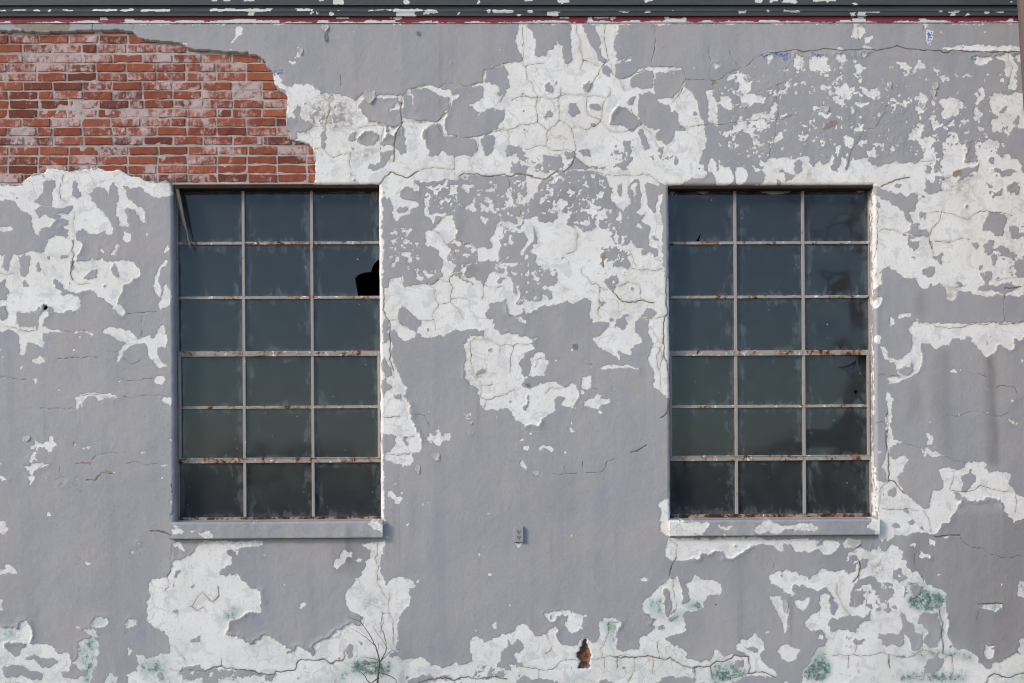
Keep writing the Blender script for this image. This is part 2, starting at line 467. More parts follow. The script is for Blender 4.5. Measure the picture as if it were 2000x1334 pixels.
w 0,105 70,120 160,115 170,90 215,40 300,30 330,5 400,-30 480,-10 540,10 600,-10 760,-20 900,-20 970,0 985,25 1050,30 1110,60 1150,80 1200,90 1260,85 1310,100 1345,125 1350,185 1300,195 1240,215 1190,200 1120,160 1080,120 1000,120 960,110 985,170 1010,230 1060,260 1110,290 1130,345 1130,400 1095,390 1070,350 1050,310 1000,280 970,290 985,330 1000,370 995,430 960,445 925,420 920,370 905,320 915,260 925,200 915,130 880,100 860,120 855,190 835,170 800,130 735,125 690,190 720,220 750,275 810,330 860,390 885,440 880,490 780,485 700,490 670,455 610,470 590,490 600,540 640,560 635,600 600,650 590,700 690,710 800,670 810,700 900,715 960,690 1040,710 1090,770 1095,820 1050,850 1010,885 960,890 935,970 910,1040 950,1060 985,1110 955,1135 890,1095 880,1060 820,1000 760,980 700,930 640,930 610,950 520,940 500,930 470,920 480,960 410,970 590,975 615,1000 625,1070 570,1095 480,1105 420,1080 370,1040 350,1040 330,1080 380,1130 340,1170 325,1210 380,1225 430,1235 490,1255 330,1255 330,1300 335,1340 140,1340 150,1290 120,1255 0,1250 -20,1250 -20,105
g -20,225 100,240 130,270 240,350 245,380 235,420 265,480 320,525 310,440 400,450 430,390 470,375 540,380 530,430 480,430 520,470 525,510 430,505 370,530 350,600 345,640 250,620 180,640 150,640 100,660 -20,655
w -20,440 75,425 95,465 50,475 -20,475
g 340,80 385,50 430,75 430,110 400,160 400,230 410,260 350,265 310,270 260,240 330,170
g 255,300 330,275 400,270 440,285 490,290 560,260 570,290 530,340 470,330 400,350 340,340 290,360
g 570,55 605,95 610,140 640,200 600,215 555,205
g 135,660 180,650 240,680 235,740 215,790 190,825 155,825 150,740
g 30,660 95,660 70,720 75,780 40,770 10,740
g 300,700 315,770 285,780 285,740
g 470,660 525,655 525,675 480,690
g 535,700 570,690 575,740 560,830 550,760 540,745
g 640,850 700,790 780,755 760,800 750,850
g 890,735 930,790 925,825 880,810 855,775
g 800,885 835,880 815,915
g 170,900 195,850 230,910
g 410,850 435,835 450,860 490,870 490,910 520,945 470,930 430,915
g -20,860 40,845 60,940 50,1000 -20,1005
g -20,1055 45,1055 65,1130 60,1160 20,1160 -20,1130
g 115,1085 230,1105 330,1080 350,1090 300,1140 300,1200 290,1240 260,1230 215,1205 170,1215 160,1235 125,1180
w 770,590 800,600 800,635 775,625
w 905,565 930,570 905,630 905,690 870,645
w 970,480 1030,495 1030,545 1000,560 960,540
w 1150,480 1165,515 1140,515
w 1190,575 1205,590 1180,595
w 1320,560 1330,600 1300,650 1275,650 1290,600
w 1290,680 1300,700 1260,760 1240,860 1260,930 1240,1000 1215,970 1200,930 1215,820 1240,740
w 1300,880 1335,950 1335,1000 1320,1060 1245,1085 1240,1040 1260,960
s18 1290,700 1345,700 1345,900 1260,900
s12 170,70 250,60 230,160 180,150
w 600,1240 720,1265 720,1285 640,1260 580,1262
@ 0 600 5.556
w -20,190 90,200 100,100 95,20 150,20 160,120 180,200 215,245 270,200 330,205 380,240 420,235 415,180 420,110 500,40 530,95 470,170 450,190 490,230 560,250 640,240 680,270 560,265 470,265 445,290 465,360 460,430 430,440 380,410 310,380 285,385 285,480 240,520 215,500 210,420 200,340 210,290 150,260 80,265 -20,240
w 800,240 820,230 850,260 810,285
w 915,260 1010,290 990,315 930,285
w 335,575 390,550 430,505 450,530 490,580 400,600
w 235,605 240,640 230,700 215,680
w 1115,280 1140,235 1220,215 1310,225 1370,260 1450,300 1510,340 1515,310 1560,320 1620,305 1640,350 1690,320 1700,270 1760,210 1785,195 1800,230 1780,280 1815,310 1820,380 1800,430 1740,440 1700,450 1710,520 1760,590 1800,620 1805,660 1770,640 1730,660 1690,620 1640,570 1600,510 1600,430 1570,400 1500,395 1440,420 1390,460 1320,480 1335,530 1300,560 1270,615 1255,580 1280,530 1275,490 1330,430 1370,385 1360,365 1280,350 1180,295
s24 1700,440 1820,430 1820,600 1760,600 1710,520
w 320,770 395,780 400,840 350,805
w 1660,790 1690,750 1760,740 1790,800 1760,845 1700,840
w 800,1000 830,970 900,950 1000,930 1090,945 1180,930 1300,960 1270,985 1190,975 1110,985 1090,1010 1050,990 970,975 920,1000 910,1060 860,1085 820,1110 815,1090 835,1050
w 1760,975 1865,970 1865,1060 1790,1045 1755,1010
w 1525,90 1560,95 1540,140
w -20,420 10,440 5,490 -20,490
w 15,540 40,525 35,555
@ 0 830 5.556
w 240,175 310,120 325,130 290,165
w 360,145 390,150 430,195 490,190 520,160 545,120 580,135 590,160 630,185 625,215 590,225 570,260 575,300 540,310 530,270 460,250 410,260 390,290 400,350 420,380 405,400 375,360 370,310 380,260 410,220 370,245 330,270 300,235 350,220 385,200
w 345,310 365,360 355,410 300,400 350,370
w 255,415 290,430 400,425 470,415 510,435 550,420 540,445 450,460 420,490 370,490 355,530 320,515 320,480 255,450
w 285,540 330,545 370,540 355,620 330,650 340,590
w -20,540 60,570 100,560 100,580 30,590 -20,590
w -20,415 20,425 0,450
w -20,1050 50,1055 45,1090 75,1130 40,1190 -20,1180
w 1800,155 1830,150 1865,185 1860,205 1820,180
w 1750,440 1790,425 1815,440 1810,455 1750,455
w 790,195 845,200 840,230 800,220
w 890,232 975,228 975,245 900,248
t 850,215 975,222 970,235 860,230
t 820,412 900,412 940,400 995,400 1000,440 960,430 900,430
t 930,585 980,578 1040,595 1040,612 980,602 910,612
t 1030,600 1090,520 1105,540 1050,612
t 1150,490 1230,520 1240,540 1140,520
w 725,625 790,640 770,650
w 825,570 870,610 840,610
w 815,680 830,650 860,695
w 1845,740 1875,745 1875,790 1850,780
w 1835,820 1855,810 1850,870
w 1830,1010 1865,1010 1860,1035 1835,1030
w 1480,1280 1500,1275 1500,1305 1480,1305
w 495,575 525,573 520,588 500,590
@ 0 1040 4.536
w 30,270 110,295 150,370 60,370 -20,390 -20,335 40,325
w 750,245 800,265 795,290 760,285
w 1205,90 1225,100 1215,115
w 1150,155 1190,165 1185,185 1155,180
w 1535,85 1610,85 1620,155 1590,155 1575,130 1535,130
w 1996,70 1880,75 1760,100 1720,165 1680,190 1600,240 1510,265 1520,330 1490,390 1385,410 1310,440 1325,480 1320,560 1305,620 1305,700 1300,790 1320,820 1400,850 1410,880 1450,870 1490,920 1500,990 1500,1060 1470,1070 1430,1060 1400,1090 1400,1130 1480,1160 1510,1340 1700,1340 1996,1340
g 1545,345 1585,330 1580,390 1555,410 1550,485 1535,480
g 1715,940 1760,920 1785,945 1770,970 1720,965 1680,975
g 1540,690 1575,690 1575,730 1545,715
g 1940,320 1996,315 1996,380 1945,380
g 1510,1220 1650,1190 1760,1165 1780,1190 1870,1190 1900,1215 1996,1215 1996,1300 1920,1325 1850,1310 1760,1290 1700,1310 1620,1260 1560,1250
s20 1510,1200 1996,1190 1996,1334 1510,1334
w -20,835 100,840 160,850 180,800 220,780 270,800 290,870 270,980 330,995 400,990 490,1020 490,1045 540,1070 620,1090 640,1140 620,1180 610,1220 540,1230 560,1280 640,1260 740,1210 740,1290 760,1345 -20,1345
g 40,990 120,965 170,970 200,980 235,965 230,1010 195,1020 180,1085 130,1100 70,1060 30,1030
g 210,1130 290,1085 360,1110 400,1120 450,1105 490,1105 510,1140 450,1195 380,1190 330,1150 290,1125
g 30,1190 130,1180 250,1200 380,1245 360,1310 290,1300 220,1270 120,1280 60,1290 30,1250
g 600,1240 740,1210 740,1270 660,1290 580,1280
w 690,990 730,945 830,925 870,970 870,1050 850,1100 860,1170 800,1250 800,1345 700,1345 770,1270 760,1220 690,1190 640,1170 700,1120
n 690,990 730,945 830,925 870,970 870,1050 850,1100 860,1170 800,1250 800,1345 700,1345 770,1270 760,1220 690,1190 640,1170 700,1120
w 780,820 840,760 940,760 955,810 880,850 800,835
n 780,820 840,760 940,760 955,810 880,850 800,835
w 1100,820 1150,770 1225,780 1220,820 1150,850 1110,850
N 1100,820 1150,770 1225,780 1220,820 1150,840 1110,830
w 735,860 820,850 870,910 870,940 800,910
n 735,860 820,850 870,910 870,940 800,910
w 660,800 720,850 680,855
n 660,800 720,850 680,855
w 930,1290 990,1230 1040,1290 1045,1345 930,1345
N 925,1290 990,1225 1045,1290 970,1300 950,1345 925,1345
w 1130,1260 1210,1235 1290,1260 1310,1300 1310,1345 1150,1345
w 1200,1070 1290,1105 1380,1105 1430,1060 1470,1120 1500,1200 1500,1345 1240,1345 1210,1220 1230,1160
N 1200,1070 1290,1105 1380,1105 1430,1060 1480,1120 1500,1200 1440,1330 1360,1320 1300,1250 1215,1230 1230,1160
g 1385,1240 1430,1230 1445,1280 1430,1310 1380,1270
w -20,590 30,600 10,690 -20,690
n -20,590 30,600 10,690 -20,690
w 1125,1010 1165,1040 1140,1090
n 1125,1010 1165,1040 1140,1090
n -20,840 100,840 160,890 130,960 20,960
N 720,1345 760,1270 850,1170 860,1200 800,1260 805,1345
@ 400 1040 4.536
w -10,70 200,80 510,80 500,120 420,130 350,130 250,165 160,150 230,230 250,290 140,320 130,380 230,375 290,360 330,410 400,485 460,500 490,530 500,620 500,700 470,710 400,710 300,770 220,780 200,850 190,915 -10,915
w -10,905 190,915 240,920 310,935 350,970 430,990 440,960 520,905 590,930 620,940 660,980 720,1010 770,1045 720,1070 740,1085 780,1070 800,1020 850,1010 900,1050 960,1100 985,1070 955,1010 1040,960 1090,930 1150,880 1240,820 1290,790 1380,830 1410,740 1380,730 1330,710 1290,690 1260,610 1240,570 1250,520 1320,460 1340,410 1400,390 1420,290 1400,250 1470,240 1475,160 1440,140 1370,95 1450,90 1590,70 1590,150 1550,220 1555,290 1560,370 1610,465 1650,400 1790,395 1850,430 1865,470 1790,520 1830,570 1820,650 1750,700 1705,800 1720,880 1725,960 1690,1010 1730,1070 1650,1050 1630,1100 1720,1095 1740,1140 1830,1120 1900,1130 1950,1120 1996,1160 1996,1345 -10,1345
g 1240,1040 1290,980 1320,1010 1300,1100 1270,1105
g -10,1240 60,1190 100,1230 200,1210 330,1215 440,1225 530,1260 640,1240 600,1300 540,1290 380,1260 310,1290 210,1260 130,1290 110,1345 -10,1345
s20 -10,1200 640,1230 600,1330 -10,1334
w 1130,300 1150,260 1190,230 1220,165 1310,170 1320,205 1260,215 1220,290 1150,325
w 1330,240 1385,235 1380,260 1340,260
w 840,610 890,620 900,650 870,670 840,660
g 860,1195 880,1180 900,1200 880,1215
g 1170,1100 1200,1095 1205,1130 1180,1125
g 1350,970 1400,970 1390,990 1360,985
g 1920,1270 1996,1250 1996,1300 1890,1330
N 700,1345 1000,1310 1180,1220 1340,1140 1520,1130 1530,1260 1400,1240 1300,1290 1200,1345
N 1600,1230 1640,1190 1720,1190 1700,1240
n 130,760 240,640 350,640 300,760 200,820
n 1400,560 1480,530 1530,590 1420,610
n 1250,520 1290,520 1260,590
n 1330,1150 1520,1120 1700,1180 1600,1270 1350,1250
d 1500,800 1560,760 1560,880 1510,870
d 1390,600 1600,560 1620,660 1420,680
@ 800 1040 4.536
w -10,1120 60,1110 130,1115 190,1180 270,1185 340,1175 400,1140 450,1165 540,1140 540,1080 520,970 570,905 610,935 650,940 640,970 720,955 780,935 830,900 930,875 960,810 1030,795 1080,870 1140,920 1220,910 1220,870 1280,825 1310,860 1290,890 1310,960 1350,985 1420,995 1470,1015 1510,970 1555,930 1600,965 1660,975 1680,880 1670,800 1700,765 1790,755 1870,800 1850,870 1820,890 1820,970 1830,1040 1890,1055 2010,1045 2010,1345 -10,1345
w 1190,740 1250,700 1360,680 1470,690 1530,740 1530,850 1440,895 1375,830 1395,740 1300,730 1280,790 1240,800
w 745,800 780,800 770,850 750,850
w 565,855 600,850 610,880 570,885
w -10,400 45,440 45,470 0,490
w 940,100 1000,95 990,130 950,135
w 1020,85 1045,90 1035,103
g 870,950 920,990 990,940 990,1040 930,1060 920,1100 950,1140 1000,1150 990,1190 900,1200 810,1260 760,1290 690,1240 760,1170 810,1130 800,1060 860,1010
s22 570,1150 1000,1150 980,1300 570,1300
s18 880,900 1050,840 1040,1050 900,1060
g -10,1300 80,1290 110,1255 180,1250 220,1285 320,1255 380,1310 300,1290 200,1310 100,1345 -10,1345
g 930,1310 1040,1270 1100,1310 1170,1290 1300,1310 1330,1345 930,1345
g 1680,1320 1740,1295 1830,1345 1670,1345
s18 300,1240 1000,1220 1000,1334 300,1334
h 1555,945 1575,990 1595,1060 1605,1085 1590,1130 1595,1200 1540,1215 1490,1210 1520,1140 1490,1085 1515,1000
N 1400,1300 1480,1270 1560,1300 1590,1345 1400,1345
n 1690,770 1800,760 1860,810 1820,950 1800,1040 1760,960
@ 1200 1040 4.536
w 440,150 480,50 600,45 800,55 960,45 1140,40 1270,40 1330,60 1560,55 1700,60 1960,70 1996,110 1960,160 1920,195 1870,190 1820,150 1790,135 1700,180 1600,165 1565,130 1560,95 1500,90 1490,155 1430,150 1400,115 1320,105 1220,115 1160,150 1130,190 1030,230 970,215 930,160 880,160 830,190 770,190 740,225 650,240 540,255 480,240 445,205
d 480,35 2000,35 2000,60 1300,52 480,50
w 230,400 260,390 290,410 275,435 235,430
w 375,405 390,410 380,440
w 420,465 490,410 535,420 545,380 580,450 610,520 610,570 600,640 680,600 660,510 635,480 690,420 710,360 750,400 820,420 900,435 945,480 950,545 900,550 820,560 790,610 780,680 650,695 610,730 620,800 630,885 560,900 470,935 460,945 530,985 590,1030 635,1060 640,1110 690,1130 760,1140 830,1130 880,1080 905,1025 940,1060 980,1100 1050,1075 1150,1100 1190,1090 1070,1040 1080,1000 1130,985 1115,960 1190,950 1230,885 1255,930 1330,970 1335,1030 1290,1080 1290,1130 1330,1180 1390,1210 1430,1240 1430,1290 1300,1270 1200,1270 1200,1345 -10,1345 -10,1050 70,1055 120,1045 210,1050 220,990 240,930 300,935 330,880 360,860 330,820 340,780 360,765 300,730 250,690 245,640 280,590 330,550 360,500
g 430,480 470,500 500,590 500,720 470,745 445,690 440,560
g 480,750 520,740 560,760 520,790 480,775
g 360,840 420,820 440,850 400,870
g 1070,1140 1140,1130 1150,1190 1090,1195 1060,1170
g 1150,1030 1230,1000 1290,1050 1210,1065
g 370,1345 430,1275 540,1285 640,1270 700,1290 700,1345
g 1050,1345 1100,1300 1230,1270 1330,1300 1450,1280 1440,1345
s16 700,1290 1450,1290 1450,1334 700,1334
w -10,785 50,800 20,890 -10,920
n -10,785 50,800 20,890 -10,920
w 1365,385 1430,345 1550,345 1640,360 1640,460 1580,480 1590,550 1530,540 1450,500 1390,450
w 1365,570 1470,565 1510,620 1540,660 1530,820 1515,890 1490,880 1480,790 1440,700 1400,640
w 1590,620 1620,585 1650,600 1690,590 1725,585 1715,640 1660,690 1610,670
w 1440,1050 1490,995 1540,1000 1560,1020 1660,1020 1640,1080 1600,1140 1540,1150 1480,1110
w 1335,880 1380,875 1375,910 1345,910
w 1375,1145 1400,1180 1375,1175
n 640,620 790,610 780,680 620,690
N 660,620 780,615 775,670 640,680
n 380,580 440,560 450,750 400,740
n 860,1130 1060,1130 1190,1250 1190,1290 860,1290
N 860,1290 1020,1270 1040,1330 880,1340
n 460,720 620,690 600,800 460,780
n 280,600 400,560 400,700 300,690
@ 1560 1040 4.536
w -10,60 320,60 370,110 320,150 270,195 210,185 175,135 110,165 -10,160
w 380,100 430,55 500,60 540,110 590,140 620,155 740,145 770,180 800,115 850,130 900,155 935,180 900,240 960,260 950,300 1000,350 1050,345 1100,400 1120,430 1130,480 1040,440 960,450 930,560 1000,580 1040,640 950,660 900,680 880,720 850,700 800,690 700,710 640,710 630,770 520,790 510,870 430,870 350,800 330,760 290,750 260,800 280,870 240,900 200,860 160,850 100,860 40,800 100,740 190,690 180,540 265,540 270,680 320,720 360,650 300,600 290,520 220,480 180,520 90,500 60,470 -10,490 -10,370 70,380 90,420 200,310 270,330 330,340 400,320 450,370 500,330 510,280 540,240 440,290 490,240 420,250 430,190 470,160 400,130
w 240,900 280,860 520,860 640,700 960,660 1130,660 1290,670 1330,800 1310,900 1340,980 1400,1040 1500,1050 1570,1090 1690,1210 1730,1130 1800,1140 1940,1060 2010,1080 2010,1345 0,1345 60,1200 130,1100 170,1010 230,990
g 900,710 940,720 980,790 1010,810 1040,880 1090,910 1090,990 1030,1060 1000,1030 960,920 910,890 930,960 890,1020 830,990 780,1015 745,990 740,950 695,930 710,895 780,905 880,900 930,830
g 1070,740 1130,715 1220,715 1265,830 1260,920 1220,1020 1150,1020 1100,950 1140,890 1110,820 1050,800
w 1015,830 1100,820 1145,870 1130,910 1060,890 1020,870
n 1015,830 1100,820 1145,870 1130,910 1060,890 1020,870
g 490,930 530,940 585,940 580,1000 520,1000 490,980
g 1150,1110 1220,1100 1285,1140 1270,1190 1200,1250 1110,1240 1110,1200
g 1570,1080 1640,1110 1720,1100 1720,1150 1690,1210 1580,1160
w 1640,1040 1680,1005 1730,1050 1710,1100 1640,1100
g -10,1110 40,1050 120,1030 130,1090 60,1190 -10,1240
w 1150,60 1215,75 1210,120 1150,120
w 980,100 1035,105 1030,135 980,125
w 1235,35 1335,30 1300,55
w 1080,160 1160,200 1150,230 1060,215
w 1940,450 2010,400 2010,590 1950,570
n 1940,450 2010,400 2010,590 1950,570
w 1960,940 2010,920 2010,1080 1940,1040
n 1960,940 2010,920 2010,1080 1940,1040
g 545,230 620,230 600,300 560,330 530,400 580,400 640,370 650,430 720,450 740,470 700,500 640,470 580,460 540,480 500,500 490,660 450,650 460,560 520,400 530,290
g 500,520 580,490 600,560 560,640 500,680
g 330,780 450,720 560,760 640,690 640,780 520,770 510,870 430,870
g 440,200 520,190 500,240 450,240
g 640,370 660,430 820,440 850,470 830,560 740,600 700,540 740,460
g 700,690 860,650 880,690 820,700
g 830,330 890,310 930,390 970,410 900,440 820,400
g 950,280 990,260 1010,340 960,320
s24 560,450 860,450 870,700 640,700 560,640
s16 240,880 560,880 560,1080 300,1040
s16 400,60 1000,60 960,180 600,200 420,300
d 600,180 760,240 760,420 640,380
n 960,590 1040,560 1110,450 1170,580 1240,520 1290,560 1290,650 1150,670 980,660
N 970,600 1060,570 1150,500 1180,590 1250,520 1290,560 1290,650 1150,665 980,650
n 950,440 1110,440 1060,560 960,520
n 130,1050 220,1000 300,1200 200,1320 30,1280
N 30,1260 150,1150 290,1180 300,1250 200,1330 60,1310
n 1230,680 1290,700 1310,1000 1260,1000
N 510,1302 970,1292 970,1312 510,1317
N 1180,1290 1480,1285 1480,1305 1180,1305
N 1870,1280 1950,1280 1940,1310 1880,1310
n 900,1240 1500,1230 1500,1330 900,1330
n 1040,660 1220,680 1200,720 1080,720
n 1000,1050 1400,1040 1550,1080 1560,1160 1380,1120 1000,1100
N 1590,640 1820,630 1815,650 1600,662
w 1740,660 1810,650 1800,690
@ 720 600 5.556
w 1040,400 1110,350 1100,300 1160,320 1250,310 1270,250 1240,195 1090,205 1010,170 940,210 870,280 810,335 760,300 700,320 600,320 530,290 520,220 570,140 560,-30 1300,-30 1310,0 1260,60 1280,115 1350,125 1360,180 1340,240 1390,250 1420,295 1480,290 1500,270 1580,290 1680,310 1750,360 1815,430 1720,490 1650,560 1620,620 1650,700 1640,740 1735,745 1660,790 1660,850 1767,900 1817,850 1947,800 2007,805 2117,860 2187,820 2237,820 2267,900 2282,980 2187,1095 2097,1070 2127,1000 2067,960 2027,990 2017,1130 1877,1220 1847,1305 1767,1270 1700,1290 1640,1240 1570,1200 1550,1130 1500,1090 1340,1100 1250,1115 1210,1060 1190,960 1190,890 1110,840 1030,760 1040,660 1070,590 1050,500 1030,450
w 1745,640 1760,550 1840,480 1890,490 1950,590 1900,740 1730,740
w 1600,100 1640,90 1710,140 1710,180 1640,150
w 1780,350 1830,310 1835,350 1800,360
w 1775,290 1800,290 1790,320
w 130,-20 330,-20 320,120 330,180 400,210 440,250 490,270 520,320 470,345 400,360 340,330 310,250 280,240 265,270 245,240 235,330 250,410 255,500 280,600 320,720 350,750 380,830 420,880 410,940 380,960 420,1020 450,1060 445,1150 480,1230 520,1340 150,1340 145,1000 170,950 260,860 190,820 180,760 250,750 240,640 160,540 150,420 230,370 215,190 210,150 130,100
g 340,60 370,10 400,0 420,60 440,130 540,140 570,170 560,210 520,230 510,260 460,260 400,200 330,130
g 1660,1080 1720,1030 1740,960 1760,960 1740,1060 1700,1140 1680,1120
g 1160,740 1190,690 1265,660 1260,690 1180,740
g 240,970 320,940 360,930 370,1000 320,1020
g 300,1180 400,1190 390,1240 330,1240
s14 240,930 380,930 360,1250 220,1200
d 1060,640 1250,660 1240,860 1150,900
@ 720 800 4.942
w 130,0 395,0 410,70 450,150 490,240 520,350 500,390 440,420 420,430 435,480 410,520 340,545 260,530 210,490 160,480 170,410 240,370 270,320 260,260 220,235 150,250
g 330,290 370,260 400,340 385,355
w 570,290 590,230 640,240 690,215 730,245 790,230 805,265 780,300 720,310 690,350 650,340 620,315
w 605,470 640,440 690,470 690,500 640,490
w 445,560 460,540 480,570 510,620 490,635 455,590
w 185,790 230,790 260,820 330,850 310,890 250,890 235,860 185,845
w 225,720 290,705 260,725
w 920,50 975,45 965,80
w 975,130 1000,115 1005,135 985,150
w 1190,65 1235,70 1230,80
w 1320,62 1345,62 1335,72
w 1455,290 1500,270 1490,300 1460,315
w 1440,350 1555,345 1520,390 1495,385 1490,360
w 1640,355 1690,340 1779,350 1775,410 1750,410 1720,380 1680,385 1665,405
w 1460,520 1480,490 1530,550 1535,590 1490,550
w 1600,615 1680,610 1650,650 1610,645
w 150,1050 165,1045 190,1100 150,1105
w 150,1210 180,1200 185,1240 160,1250
w 985,225 1000,225 995,240
@ 1020 830 5.556
w 1505,830 1590,790 1605,800 1605,1160 1590,1170 1550,1185 1505,1160 1500,1050 1495,900
w 1170,1185 1200,1180 1195,1195
@ 1020 600 5.556
w 830,640 1020,625 1160,640 1240,670 1250,690 1150,670 1030,660 980,670 890,665
w 650,740 735,740 760,820 775,840 720,890 680,895 650,860 625,845 655,830
w 665,1040 720,980 770,990 815,960 825,915 860,950 850,1000 920,990 950,1040 920,1060 850,1060 830,1110 750,1100 690,1070
w 810,1130 850,1115 870,1165 840,1175
w 740,630 760,640 745,670
w 1380,-10 1605,-10 1605,1010 1560,980 1500,920 1430,850 1420,750 1410,650 1380,560 1390,450 1410,380 1380,290 1370,200 1390,130
g 1390,128 1440,100 1450,60 1400,0 1340,10 1310,100
@ 1690 280 6.445
w -30,180 40,180 60,250 180,300 230,260 320,235 450,250 560,250 600,270 690,220 740,130 700,40 690,0 870,0 890,100 940,185 980,130 970,70 1000,0 1170,0 1240,80 1280,150 1250,240 1380,240 1440,150 1380,130 1340,100 1450,20 1660,0 1640,60 1620,150 1800,140 1920,210 1930,290 1980,380 2010,460 2010,1340 40,1340 40,520 -30,540
g 60,550 110,530 200,570 430,630 520,660 630,620 670,650 650,750 610,840 540,870 580,950 610,1030 580,1020 490,960 490,870 430,830 400,790 350,800 290,710 210,690 160,660 60,650
g 570,1040 670,1010 640,1090 760,1080 800,1160 720,1190 480,1120 540,1090
g 480,1140 700,1190 680,1270 620,1340 560,1320 500,1220
g 850,250 930,210 950,330 870,360
g 750,400 760,290 810,270 810,370
g 740,440 800,440 850,500 880,430 960,370 990,440 940,480 940,600 880,635 830,620 820,650 750,600 760,520
g 1160,470 1210,330 1400,280 1440,200 1420,310 1280,400
g 1250,220 1380,180 1380,240 1260,250
g 1540,210 1560,170 1620,190 1610,260 1560,240
g 1620,330 1660,310 1720,360 1830,320 1890,350 1820,420 1700,430
g 1770,560 1870,490 1930,490 1940,560 1920,660 1880,670 1800,590
g 1550,600 1600,640 1680,600 1730,560 1720,650 1650,660 1560,665
g 1530,490 1600,540 1560,540
g 1560,870 1640,860 1740,890 1810,930 1790,1010 1740,1080 1730,1180 1800,1250 1740,1340 1640,1340 1640,1180 1590,1080 1500,1095 1480,1060 1510,950
g 1820,1060 1890,1020 1940,1100 2010,1130 2010,1240 1930,1300 1860,1280 1830,1180
g 1340,1240 1400,1220 1440,1280 1400,1340 1340,1300
g 650,880 690,840 770,880 690,950
g 1270,800 1290,785 1305,815 1280,830
g 1545,1210 1590,1210 1580,1280 1550,1270
s12 740,200 1000,200 1000,700 740,700
s13 1400,380 1700,380 1700,800 1450,720
d 1200,920 1300,930 1290,990 1220,990
d 150,850 260,860 250,1000 160,1000
d 980,480 1340,380 1340,640 1000,680
t 1080,360 1210,340 1200,410 1090,415
@ 1690 470 6.445
w 60,-50 2010,-50 2010,700 1300,700 1100,760 500,500 210,600 60,600
g 210,330 300,330 360,370 400,430 500,460 560,470 640,470 670,540 650,600 720,600 830,540 850,570 920,540 1000,590 1030,650 1010,780 1000,810 1090,840 1100,780 1160,690 1180,630 1340,660 1350,780 1330,870 1260,930 1200,975 1160,930 1120,1000 1040,1080 960,1100 890,1080 850,1000 790,940 680,960 720,1010 690,1060 560,1100 530,1130 590,1180 580,1345 60,1345 70,860 190,760 200,700 130,700 150,560 220,540
w 290,990 330,960 370,1010 360,1060 310,1075
w 475,890 520,900 580,920 570,970 490,960 430,980 420,960
w 620,990 670,990 660,1030
w 130,705 200,705 190,780 140,860 105,860 105,640
w 60,1220 190,1210 195,1290 130,1300
g 710,370 840,330 870,370 850,450 790,430 720,410
g 900,240 940,160 990,150 970,220 950,310 915,290
g 1480,70 1560,0 1620,0 1600,100 1700,60 1830,100 1870,170 1880,240 1800,220 1720,240 1620,290 1590,270 1620,200 1530,190
g 1870,240 2010,200 2010,460 1920,460 1890,350
g 1340,50 1400,0 1440,50 1400,100
g 1410,600 1440,550 1500,560 1480,400 1560,370 1580,460 1560,560 1640,590 1700,540 1730,490 1760,530 1860,570 1940,590 1880,640 1760,690 1680,660 1590,640 1560,610 1490,650 1420,630
g 1360,890 1430,820 1470,900 1420,960 1370,930
g 1140,530 1180,500 1240,540 1200,580
g 530,0 680,0 680,60 600,140 570,70
k 620,720 680,620 730,640 760,780 780,940 600,940
s16 1450,0 2000,0 2000,200 1880,560 1450,560
d 1000,560 1180,600 1090,780 1020,820
@ 1680 640 6.25
w 580,30 640,-60 2010,-60 2010,80 1960,150 1880,120 1880,170 1895,250 1850,280 1750,240 1700,200 1660,250 1640,320 1600,320 1510,360 1480,310 1410,230 1380,180 1340,110 1300,80 1280,140 1180,130 1130,120 1090,200 930,280 850,230 760,190 740,230 755,350 740,480 690,550 620,610 530,630 440,670 370,660 330,610 390,590 480,600 470,560 420,470 370,410 300,350 250,290 235,230 270,210 330,280 340,320 420,400 510,390 560,340 610,270 630,200 630,90
g 440,510 590,480 650,400 640,520 560,590 500,560
w 1080,510 1130,505 1190,540 1180,575 1080,550
w 335,770 375,800 385,860 370,1000 395,1140 370,1200 390,1340 310,1340 330,1200 300,1130 330,1040 310,960 330,900 310,850
w 1190,1045 1250,1050 1230,1075
w 1505,1045 1580,1050 1560,1070
w 1790,1150 1820,1140 1930,1165 1920,1185 1840,1170
w 1880,840 1905,850 1890,880
w 310,180 325,180 320,200
K 1510,360 1610,330 1660,600 1640,900 1690,1340 1550,1340 1530,800 1530,500
k 900,300 1100,250 1110,1340 980,1340 880,800
k 590,700 720,700 740,1000 580,1200
@ 1680 840 6.25
K 1540,-10 1690,-10 1680,420 1560,420
k 980,-10 1110,-10 1100,380 990,330
w 310,-10 390,-10 400,110 480,150 400,190 360,220 350,300 420,340 530,300 600,340 590,380 520,420 520,500 430,580 480,660 520,740 600,800 690,910 780,980 840,960 850,860 870,740 960,730 1000,670 1010,590 960,500 1040,440 1080,460 1190,490 1280,460 1290,400 1380,380 1520,400 1550,420 1510,470 1580,525 1650,490 1740,510 1850,560 1800,640 1870,740 1920,800 2010,810 2010,1080 1880,1120 1830,1050 1750,970 1740,890 1690,830 1560,820 1490,850 1330,860 1250,830 1220,870 1200,950 1130,1050 1050,1150 980,1150 950,1260 820,1270 700,1240 620,1280 560,1290 420,1270 400,1340 240,1340 220,1100 190,650 330,620 290,500 260,440 310,350 330,230 310,140
g 340,740 390,705 450,740 450,800 410,820 350,790
g 1240,570 1350,525 1410,560 1410,620 1340,670 1290,750 1240,730 1270,640
g 1115,765 1190,755 1230,800 1210,850 1160,840
g 520,980 580,960 600,1020 540,1030
g 380,1150 430,1120 490,1150 480,1185 390,1180
g 600,1110 660,1090 680,1130 650,1180 610,1150
g 710,1220 760,1180 790,1230
w 790,40 850,35 900,95 850,160 810,160 810,100
w 735,230 800,240 815,170 860,240 930,260 1030,320 980,325 910,310 860,345 830,280 780,290
w 950,1300 1080,1290 1060,1320
